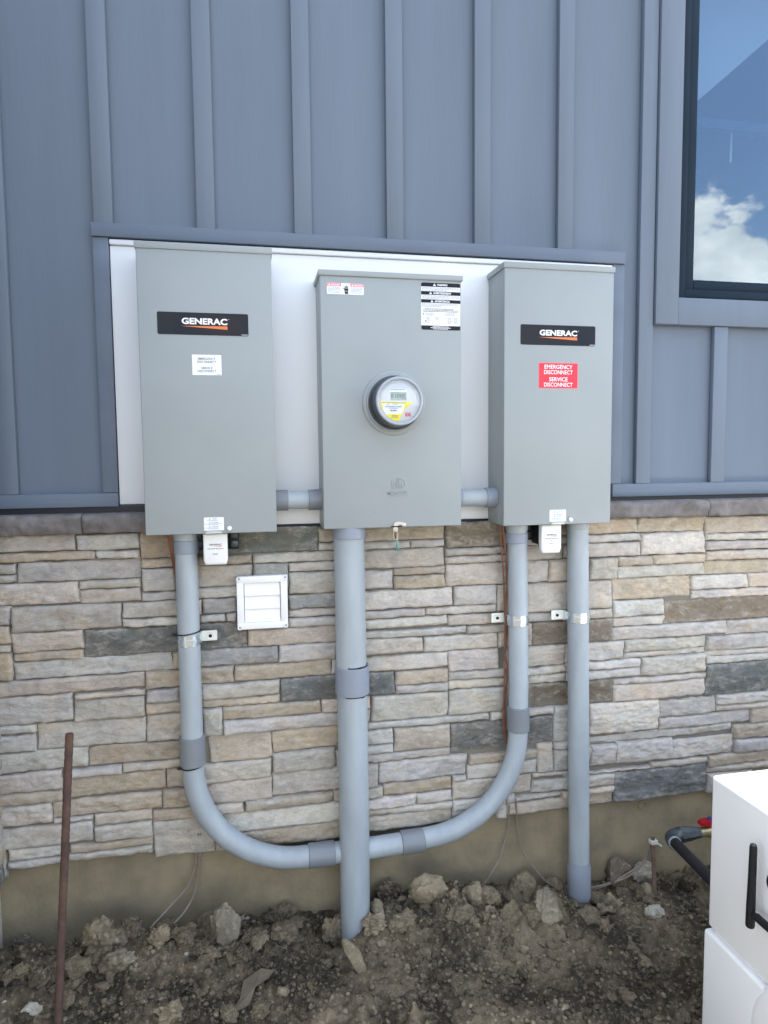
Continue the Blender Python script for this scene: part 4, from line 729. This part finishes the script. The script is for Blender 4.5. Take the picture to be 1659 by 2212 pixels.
# ------------------------------------------------------------------ surge protectors
def surge(cx, ztop, yaw_side, label, led):
    t = thing('surge_protector', (cx, -.08, ztop-.08), label, 'surge protector', 'surge protectors under the cabinets'); y = -.128
    P = [(cx-.0325, ztop), (cx-.0325, ztop-.066), (cx-.0318, ztop-.074), (cx-.0285, ztop-.084), (cx-.0265, ztop-.086), (cx+.0265, ztop-.086), (cx+.0285, ztop-.084), (cx+.0318, ztop-.074), (cx+.0325, ztop-.066), (cx+.0325, ztop)]
    b = bmesh.new(); vs = [b.verts.new((p[0], y, p[1])) for p in P]; f = b.faces.new(vs); r = bmesh.ops.extrude_face_region(b, geom=[f])
    for g_ in r['geom']:
        if isinstance(g_, bmesh.types.BMVert): g_.co.y += .020
    b.normal_update(); bmesh.ops.bevel(b, geom=[e_ for e_ in b.edges if all(abs(v.co.y-y) < 1e-6 for v in e_.verts)], offset=.005, segments=3, profile=.5, affect='EDGES')
    c = MB().bm(b, 'white_plastic').build('front_cover', t)
    h = MB(); h.box(cx-.031, cx+.031, y+.020, -.048, ztop-.062, ztop+.004, 'black', .003); h.prism([(cx-.030, ztop-.06), (cx+.030, ztop-.06), (cx+.026, ztop-.080), (cx-.026, ztop-.080)], y+.0201, y+.032, 'black')
    for sg in (-1, 1): h.box(cx+sg*.046-.016, cx+sg*.046+.016, -.062, -.050, ztop-.052, ztop+.004, 'black', .002); h.box(cx+sg*.050-.010, cx+sg*.050+.010, -.066, -.061, ztop-.020, ztop-.002, 'iron', .002); h.box(cx+sg*.050-.010, cx+sg*.050+.010, -.066, -.061, ztop-.046, ztop-.028, 'iron', .002)
    h.build('housing', t)
    l = MB(); z = ztop-.030; l.text('GENERAC', cx, z, .033, .0050, y, 'ink', bold=.02); l.prism([(cx-.008, z-.0048), (cx+.0160, z-.0034), (cx+.0160, z-.0058)], y-.0003, y, 'orange')
    rn = random.Random(7); l.lines(cx-.021, cx+.021, z-.0105, 1, .003, .0017, y, 'ink', rn, .02); l.lines(cx-.007, cx+.007, z-.0245, 2, .0022, .0013, y, 'ink_grey', rn, .1)
    l.build('lettering', c, 0)
    MB().lathe([(.0018, 0), (.0016, .0008), (0, .001)], (cx, y, z-.0180), 'led' if led else 'ink_grey', 12).build('indicator_light', c)
surge(-.0055, 1.0505, 0, 'white and black surge protector with green light under the left cabinet', True)
surge(.9815, 1.0465, 1, 'white and black surge protector with unlit indicator under the right cabinet', False)

# ------------------------------------------------------------------ conduits
PY, PR = -.0755, .0306
def coupling(p0, p1, r, m, t, name='coupling'):
    a, b = Vector(p0), Vector(p1); d = (b-a).normalized()
    return MB().tube([a, a+d*.0012, b-d*.0012, b], [r-.0012, r, r, r-.0012], m, 32).build(name, t)
t = thing('conduit', (.4, PY, .07), 'u shaped grey conduit curving from the left cabinet along the footing to the right cabinet', 'conduit', 'grey plastic conduits')
LX, RX = -.0875, .9020; RB = .305; zl, zr = .0705, .0765
path = [(LX, PY, 1.05), (LX, PY, .80), (LX, PY, .55)]+arc((LX+RB, zl+RB), RB, 180, 270, 26, PY)
yb = PY
mid = [(.30, yb, zl), (.42, yb, zl+.001), (.53, yb, zl+.004)]
path2 = arc((RX-RB-.004, zr+RB+.005), RB, 272, 360, 26, PY)+[(RX-.002, PY, .55), (RX-.006, PY, .80), (.892, PY, 1.05)]
MB().tube(path+mid+path2, PR, 'pvc', 36).build('pipe', t)
def zlift(p): return p
coupling((LX, PY, .387), (LX, PY, .470), PR+.0050, 'pvc_dark', t); coupling((RX-.003, PY, .398), (RX-.003, PY, .474), PR+.0050, 'pvc_dark', t)
coupling((.236, PY, zl), (.314, PY, zl), PR+.0045, 'pvc_dark', t); coupling((.519, PY, zl+.0045), (.590, PY, zl+.006), PR+.0045, 'pvc_dark', t)
coupling((LX, PY, .994), (LX, PY, 1.030), PR+.0045, 'pvc_mid', t, 'adapter_collar'); coupling((.8905, PY, .990), (.8900, PY, 1.020), PR+.0045, 'pvc_mid', t, 'adapter_collar')
MB().tube([(LX, PY, 1.03), (LX, PY, 1.056)], [PR+.002, PR+.0040], 'pvc', 32).build('adapter', t); MB().tube([(.8905, PY, 1.0195), (.8905, PY, 1.053)], [PR+.001, PR+.0060], 'pvc', 32).build('adapter', t)
t = thing('conduit', (.371, -.0925, -.2), 'thick straight grey conduit running from the meter cabinet into the soil', 'conduit', 'grey plastic conduits')
BY = -.0925; MB().tube([(.368, BY, 1.05), (.370, BY, .7), (.373, BY, .3), (.372, BY, -.1), (.3705, BY, -.45)], .0445, 'pvc', 44).build('pipe', t)
coupling((.3725, BY, .565), (.3722, BY, .647), .0503, 'pvc_mid', t)
coupling((.3685, BY, 1.022), (.3683, BY, 1.058), .0478, 'pvc_mid', t, 'adapter_collar')
rd = random.Random(9); gl = MB()        # ragged dark glue line above and below the coupling
for zc, sg in ((.6475, 1), (.5645, -1)):
    vs = []; n = 60
    for i in range(n):
        a_ = 2*math.pi*i/n; hgt = .0036+.006*max(0, fbm(Vector((math.cos(a_)*2.2, math.sin(a_)*2.2, zc*50)), 3)); r = .0452
        for z in (zc, zc+sg*hgt): vs.append((.3724+r*math.cos(a_), BY+r*math.sin(a_), z))
    gl.add(vs, [[2*i, 2*i+1, (2*i+3) % (2*n), (2*i+2) % (2*n)] for i in range(n)], 'black')
gl.build('glue_line', t)
t = thing('conduit', (1.11, PY, -.25), 'thin straight grey conduit at the right going down into the soil', 'conduit', 'grey plastic conduits')
sx = lambda z: 1.0965+(.87-z)*.0175
MB().tube([(sx(z), PY, z) for z in (1.055, .87, .5, .1, -.06)], .0330, 'pvc', 36).build('pipe', t)
MB().tube([(sx(z), PY, z) for z in (-.058, -.068, -.080, -.178, -.182)], [.0335, .0345, .0378, .0378, .0365], 'pvc_mid', 36).build('bell_end', t)
MB().tube([(sx(z), PY, z) for z in (-.16, -.4)], .0270, 'pvc_dark', 32).build('lower_pipe', t)
coupling((sx(1.03), PY, 1.028), (sx(1.05), PY, 1.0535), .0352, 'pvc', t, 'adapter_collar')
NY = -.075
t = thing('conduit_nipple', (.22, NY, 1.135), 'short horizontal conduit with two dark collars joining the left cabinet and meter cabinet', 'conduit', 'grey plastic conduits')
MB().tube([(.1600, NY, 1.1350), (.2915, NY, 1.1345)], .0255, 'pvc', 32).build('pipe', t); coupling((.1600, NY, 1.135), (.1965, NY, 1.135), .0295, 'pvc_dark', t, 'collar'); coupling((.2540, NY, 1.1345), (.2920, NY, 1.1345), .0295, 'pvc_dark', t, 'collar')
t = thing('conduit_nipple', (.755, NY, 1.13), 'short horizontal conduit with pale collars joining the meter cabinet and right cabinet', 'conduit', 'grey plastic conduits')
MB().tube([(.6900, NY, 1.1310), (.8200, NY, 1.1300)], .0258, 'pvc', 32).build('pipe', t); coupling((.6910, NY, 1.131), (.7120, NY, 1.131), .0285, 'pvc_mid', t, 'collar'); coupling((.7880, NY, 1.130), (.8205, NY, 1.130), .0305, 'pvc_mid', t, 'collar')

# straps, screws, ties
def strap(cx, zc, side, label, pr=PR):
    t = thing('pipe_strap', (cx, -.05, zc), label, 'pipe strap', 'steel straps holding the conduits'); r = pr+.0006; h = .0155
    P = [(cx-side*r, -.050)]+[(cx-side*r*math.cos(R_(a_)), PY-r*math.sin(R_(a_))) for a_ in range(0, 181, 9)]+[(cx+side*r, -.055), (cx+side*(r+.0035), -.0505)]
    b = MB().strip(P, zc-h, zc+h, .0022*(1 if side > 0 else 1), 'zinc')
    rib = [(cx-side*(r+.0022)*math.cos(R_(a_)), PY-(r+.0022)*math.sin(R_(a_))) for a_ in range(8, 173, 9)]; b.strip(rib, zc-.0042, zc+.0042, .0016, 'zinc'); b.build('band', t, 30)
    x0, x1 = sorted((cx+side*(r+.002), cx+side*(r+.045)))
    P = rrect(x0, x1, zc-.0135+.001, zc+.0165, .003) if True else 0
    tb = MB().prism(P, -.0525, -.0500, 'zinc_dull'); tx = cx+side*(r+.026); tb.lathe([(.0115, 0), (.0105, .0015), (.0060, .0008), (0, .0008)], (tx, -.0525, zc+.001), 'zinc_dull', 28); tb.build('tab', t)
    MB().lathe([(.0048, 0), (.0048, .0022), (.003, .0030), (0, .0030)], (tx, -.0530, zc+.001), 'black', 20).build('screw', t)
strap(LX, .7485, 1, 'zinc pipe strap on the left conduit, its screw tab at the right of the pipe')
strap(.8950, .7510, -1, 'zinc pipe strap on the right bent conduit, screw tab over the copper wires')
strap(sx(.749)-.0005, .7490, -1, 'zinc pipe strap on the thin straight conduit at the right', .0330)
for z, lab, tl in ((.7695, 'black cable tie round the left conduit just above its strap', -.0), (.3835, 'black cable tie round the left conduit under the dark coupling', 0)):
    q = MB(); r = PR+.0014
    q.tube([(LX+r*math.cos(R_(a_)), PY+r*math.sin(R_(a_)), z+.004*math.cos(R_(a_))) for a_ in range(0, 361, 12)], .0019, 'black', 8, False); q.box(LX-r-.010, LX-r+.003, PY-.012, PY-.005, z-.0065, z, 'black', .001); q.tube([(LX-r-.004, PY-.008, z-.002), (LX-r-.013, PY-.006, z-.0045)], .0012, 'black', 6)
    tag(q.build('cable_tie'), lab, 'cable tie', 'black cable ties')

# wires
def W_(pts, Y):   # sight points on a vertical plane
    return [atY(x, y_, yy) for (x, y_), yy in zip(pts, Y if hasattr(Y, '__len__') else [Y]*len(pts))]
def smooth_path(P, n=8):
    P = [Vector(p) for p in P]; Q = [P[0]]+P+[P[-1]]; out = []
    for i in range(1, len(Q)-2):
        for k_ in range(n):
            t_ = k_/n; a, b, c, d = Q[i-1:i+3]; out.append(.5*((2*b)+(c-a)*t_+(2*a-5*b+4*c-d)*t_*t_+(-a+3*b-3*c+d)*t_**3))
    return out+[P[-1]]
q = MB(); q.tube(smooth_path(W_([(1080, 1130), (1083, 1180), (1088, 1250), (1090, 1320), (1096, 1365), (1091, 1420), (1089, 1500), (1087, 1560), (1098, 1622), (1104, 1650)], [-.100, -.08, -.066, -.06, -.052, -.056, -.056, -.056, -.055, -.052])), .0026, 'copper', 8); q.tube(smooth_path(W_([(1085, 1131), (1093, 1200), (1096, 1260), (1092, 1330), (1091, 1400), (1096, 1450), (1093, 1500), (1091, 1560), (1101, 1625)], [-.10, -.08, -.066, -.066, -.06, -.06, -.055, -.055, -.052])), .0026, 'copper', 8)
tag(q.build('copper_wire'), 'pair of twisted copper wires running down beside the right bent conduit', 'wire', 'copper wires')
q = MB(); q.tube(smooth_path(W_([(361, 1150), (366, 1180), (373, 1215), (378, 1240), (390, 1300)], [-.10, -.09, -.075, -.06, -.055])), .0024, 'copper', 8); q.tube(smooth_path(W_([(366, 1150), (372, 1185), (377, 1222), (384, 1260), (395, 1310)], [-.10, -.09, -.075, -.06, -.055])), .0024, 'copper', 8)
tag(q.build('copper_wire'), 'pair of copper wires coming out under the left cabinet behind the conduit', 'wire', 'copper wires')
q = MB(); q.tube(smooth_path(W_([(428, 1800), (423, 1860), (408, 1910), (370, 1955), (338, 1990), (325, 2005)], [-.030, -.02, -.03, -.05, -.075, -.085])), .0030, 'wire', 8); q.tube(smooth_path(W_([(433, 1800), (429, 1880), (420, 1930), (398, 1970), (375, 1995)], [-.030, -.02, -.03, -.055, -.08])), .0030, 'wire', 8)
tag(q.build('bare_wire'), 'two thin dull wires curving from behind the left conduit bend into the soil', 'wire', 'thin dull earth wires')
q = MB(); q.tube(smooth_path(W_([(1100, 1740), (1096, 1790), (1080, 1850), (1056, 1895), (1032, 1925), (1020, 1940)], [-.035, -.02, -.03, -.04, -.05, -.06])), .0027, 'wire', 8)
tag(q.build('bare_wire'), 'thin dull wire falling left from the right conduit bend into the soil', 'wire', 'thin dull earth wires')
q = MB(); q.tube(smooth_path(W_([(1115, 1735), (1118, 1790), (1130, 1840), (1160, 1882), (1185, 1908), (1222, 1923), (1275, 1922), (1320, 1908), (1365, 1888), (1397, 1855), (1408, 1825)], [-.035, -.02, -.03, -.045, -.05, -.035, -.035, -.06, -.08, -.09, -.105])), .0030, 'wire', 8); q.tube(smooth_path(W_([(1222, 1921), (1290, 1915), (1345, 1893), (1388, 1862), (1406, 1822)], [-.035, -.045, -.07, -.085, -.105])), .0030, 'wire', 8)
tag(q.build('bare_wire'), 'thin dull wire looping behind the thin pipe across to the ground rod', 'wire', 'thin dull earth wires')
t = thing('ground_rod', (1.355, -.11, -.17), 'short rusty copper ground rod with clamp sticking out of the soil', 'ground rod')
a = atY(1410, 1806, -.11); b = atY(1414, 1935, -.11); MB().tube([b-Vector((0, 0, .1)), b, a], .0068, 'rod', 14).build('rod', t)
MB().box(a.x-.009, a.x+.014, a.y-.010, a.y+.010, a.z-.026, a.z-.012, 'zinc_dull', .002).tube([(a.x+.010, a.y-.008, a.z-.020), (a.x+.026, a.y-.010, a.z-.032)], .0035, 'zinc_dull', 10).build('clamp', t)

# ------------------------------------------------------------------ gas line
t = thing('gas_pipe', (1.42, -.12, .01), 'grey iron gas pipe elbow and brass valve near the footing with a black pipe', 'pipe'); GY = -.12
A = atY(1444, 1806, GY); B = atY(1478, 1802, GY); C_ = atY(1502, 1797, GY); D_ = atY(1640, 1782, GY)
ux = (B-A).normalized(); E_ = atY(1548, 1912, -.42); dn = (E_-A).normalized()
el = [A+dn*.045, A+dn*.030]+[A+dn*.030*(1-k_/6)**1.6+ux*.030*(k_/6)**1.6 for k_ in range(1, 6)]+[A+ux*.030, A+ux*.040]
MB().tube(el, [.0235, .0215]+[.0225]*5+[.0215, .0240], 'iron', 24).build('elbow', t)
MB().tube([A+ux*.036, A+ux*.040, A+ux*.052, A+ux*.053, A+ux*.078, A+ux*.079, A+ux*.092, A+ux*.0935, A+ux*.112], [.022, .0255, .0255, .0235, .0235, .0205, .0205, .0185, .0185], 'iron', 8).build('union', t)
MB().tube([A+ux*.100, A+ux*.135, A+ux*.150, A+ux*.20, A+ux*.215, A+ux*.45], [.0150, .0150, .0205, .0205, .0150, .0150], 'brass', 20).build('valve_body', t)
hv = A+ux*.158; hz = hv.z+.028
h = MB(); h.prism([(hv.x-.045, hz-.001), (hv.x-.040, hz+.010), (hv.x-.022, hz+.014), (hv.x+.012, hz+.012), (hv.x+.016, hz-.002), (hv.x-.008, hz-.010), (hv.x-.025, hz-.003)], hv.y-.012, hv.y+.012, 'red_valve'); h.tube([(hv.x, hv.y, hz-.028), (hv.x, hv.y, hz)], .006, 'brass', 12); h.build('valve_handle', t); MB().tube([(hv.x-.006, hv.y, hz+.010), (hv.x-.006, hv.y, hz+.019)], [.010, .008], 'blue_cap', 14).build('handle_nut', t)
MB().tube([A+dn*.034, A+dn*.050], .0205, 'pvc', 20).build('bushing', t)
MB().tube([A+dn*.040, A+dn*.12, A+dn*.26, A+dn*.55], .0168, 'black_rough', 20).build('black_pipe', t)

# ------------------------------------------------------------------ louvred vent
t = thing('wall_vent', (.119, -.05, .833), 'square white louvred wall vent on the stone, left of the thick pipe', 'vent')
a = atY(510, 1246, -.062); b = atY(623, 1355, -.062); vx0, vx1, vz0, vz1 = a.x, b.x, b.z, a.z; fr = .0205; y0, y1 = -.064, -.040
f = MB()
f.box(vx0, vx1, y0, y1, vz1-fr, vz1, 'vent', .003); f.box(vx0, vx1, y0, y1, vz0, vz0+fr, 'vent', .003); f.box(vx0+.0003, vx0+fr, y0+.0003, y1, vz0+fr-.003, vz1-fr+.003, 'vent', .002); f.box(vx1-fr, vx1-.0003, y0+.0003, y1, vz0+fr-.003, vz1-fr+.003, 'vent', .002)
for x in (vx0+.007, vx1-.007):
    for z in (vz0+.007, vz1-.007): f.lathe([(.0072, 0), (.0070, .0020), (.0052, .0028), (.003, .0010), (0, .0010)], (x, y0, z), 'vent', 20)
f.build('frame', t)
for x in (vx0+.007, vx1-.007):
    for z in (vz0+.007, vz1-.007): MB().lathe([(.0026, 0), (.0022, .0012), (0, .0014)], (x, y0-.0012, z), 'ink_grey', 12).build('screw', t)
ih = (vz1-vz0-2*fr)/3
MB().box(vx0+fr, vx1-fr, y1-.002, y1, vz0+fr, vz1-fr, 'sticker_black').build('backing', t, 0)
for k_ in range(3):
    zt, zb = vz1-fr-k_*ih-.0012, vz1-fr-(k_+1)*ih+.0006; x0, x1 = vx0+fr+.0016, vx1-fr-.0016; ys, yo = y0+.0105, y0+.0035
    q = MB().add([(x0, ys, zt), (x1, ys, zt), (x1, yo, zb), (x0, yo, zb), (x0, ys+.002, zt), (x1, ys+.002, zt), (x1, yo+.006, zb), (x0, yo+.006, zb)], [[0, 1, 2, 3], [7, 6, 5, 4], [3, 2, 6, 7], [0, 4, 5, 1], [0, 3, 7, 4], [1, 5, 6, 2]], 'vent'); q.build('louvre', t)

# ------------------------------------------------------------------ stake, scraps
rd = random.Random(3); P = []
b = Vector((-.413, -.33, -.25)); a = Vector((-.3465, -.33, .6025)); n = 90
for k_ in range(n+1): P.append(b+(a-b)*(k_/n))
q = MB().tube(P, [.0090+.0007*(k_ % 2)+.0004*fbm(Vector((k_*.4, 0, 0)), 2) for k_ in range(n+1)], 'rust', 14)
tag(q.build('steel_stake', None, 60), 'rusty round steel stake standing in the soil at the left', 'stake')
p = at_ground(*c9(110, 1610)); 
def pl_(pts, m, th=.0012): 
    q = MB(); n = len(pts); q.add([Vector(v)+p for v in pts]+[Vector(v)+p-Vector((0, 0, th)) for v in pts], [list(range(n)), list(range(n, 2*n))[::-1]]+[[i, n+i, n+(i+1) % n, (i+1) % n] for i in range(n)], m); return q
q = MB()
for pts in ([(-.035, .02, .022), (.012, .04, .034), (-.004, -.012, .026), (-.044, -.028, .012)], [(.012, .04, .034), (.045, .030, .030), (.030, .018, .020), (-.004, -.012, .026)], [(-.044, -.028, .012), (-.004, -.012, .026), (-.020, -.040, .002), (-.075, -.062, .0)]):
    r_ = pl_(pts, 'cardboard'); q.add(r_.v, r_.f, 'cardboard')
tag(q.build('cardboard_scrap', None, 0), 'torn bent piece of brown cardboard lying on the soil', 'scrap')
p = at_ground(*c8(280, 1755)); q = pl_([(-.010, .006, .010), (.012, .008, .014), (.010, -.008, .012), (-.004, -.010, .006)], 'blue_scrap'); tag(q.build('plastic_scrap', None, 0), 'small blue scrap of plastic by the foot of the rusty stake', 'scrap')
p = at_ground(*c8(40, 1585)); tag(MB().tube([p+Vector((-.03, .005, .012)), p+Vector((.014, -.002, .008))], .006, 'black', 12).build('plastic_pipe_offcut'), 'short black plastic offcut on the soil at the left edge', 'scrap')

# ------------------------------------------------------------------ generator
gx, gy = 1.146, -.650; gw, gd, gt = 1.218, .64, .4945; zs = .116
t = thing('standby_generator', (gx+gw/2, gy-gd/2, -.2), 'white metal standby generator cabinet in the lower right corner with black antenna', 'generator')
MB().box(gx, gx+gw, gy-gd, gy, zs+.004, gt, 'gen', .009, 3).build('upper_housing', t)
MB().box(gx-.006, gx+gw+.006, gy-gd-.006, gy+.006, -.20, zs-.006, 'gen', .008, 3).build('lower_housing', t)
MB().box(gx+.012, gx+gw-.012, gy-gd+.012, gy-.012, zs-.012, zs+.010, 'gen').build('seam', t, 0)
an = thing('x', (0, 0, 0), 'x', 'x'); bpy.data.objects.remove(an)
a1 = atX(1628, 1822, gx-.030); a0 = atX(1620, 2003, gx-.030); ar = atX(1622, 1970, gx-.030); kn = atX(1668, 1905, gx)
AN = MB().tube([a0+(a1-a0)*k_ for k_ in (0, .01, .03, .25, .5, .75, .95, .985, 1)], [.006, .0085, .0095, .0093, .0084, .0080, .0078, .0065, .003], 'black', 20).build('antenna', t)
end = Vector((gx-.030, ar.y-.055, ar.z)); MB().tube([ar, ar+(end-ar)*.25, ar+(end-ar)*.3, end], [.006, .006, .0085, .0085], 'black', 16).tube([end, Vector((gx+.002, end.y-.004, end.z))], .009, 'black', 16).build('antenna_mount', AN)
kb = MB(); kb.lathe([(.022, 0), (.022, .006), (.018, .010), (0, .010)], (0, 0, 0), 'black', 28); kb.v = [(gx+.001+y_, kn.y-.012+x_, kn.z+z_) for x_, y_, z_ in kb.v]; kb.build('grommet', t)
r0 = atX(1650, 2150, gx-.006)
b = bmesh.new(); bmesh.ops.create_uvsphere(b, u_segments=32, v_segments=20, radius=1)
for v in b.verts: v.co = Vector((gx-.002+v.co.x*.012, r0.y-.07+v.co.y*.11, r0.z-.09+v.co.z*.14))
MB().bm(b, 'gen').build('grip_bulge', t)
MB().box(gx-.10, gx+gw+.10, gy-gd-.10, gy+.10, -.26, -.199, 'concrete', .01).build('base_pad', t)
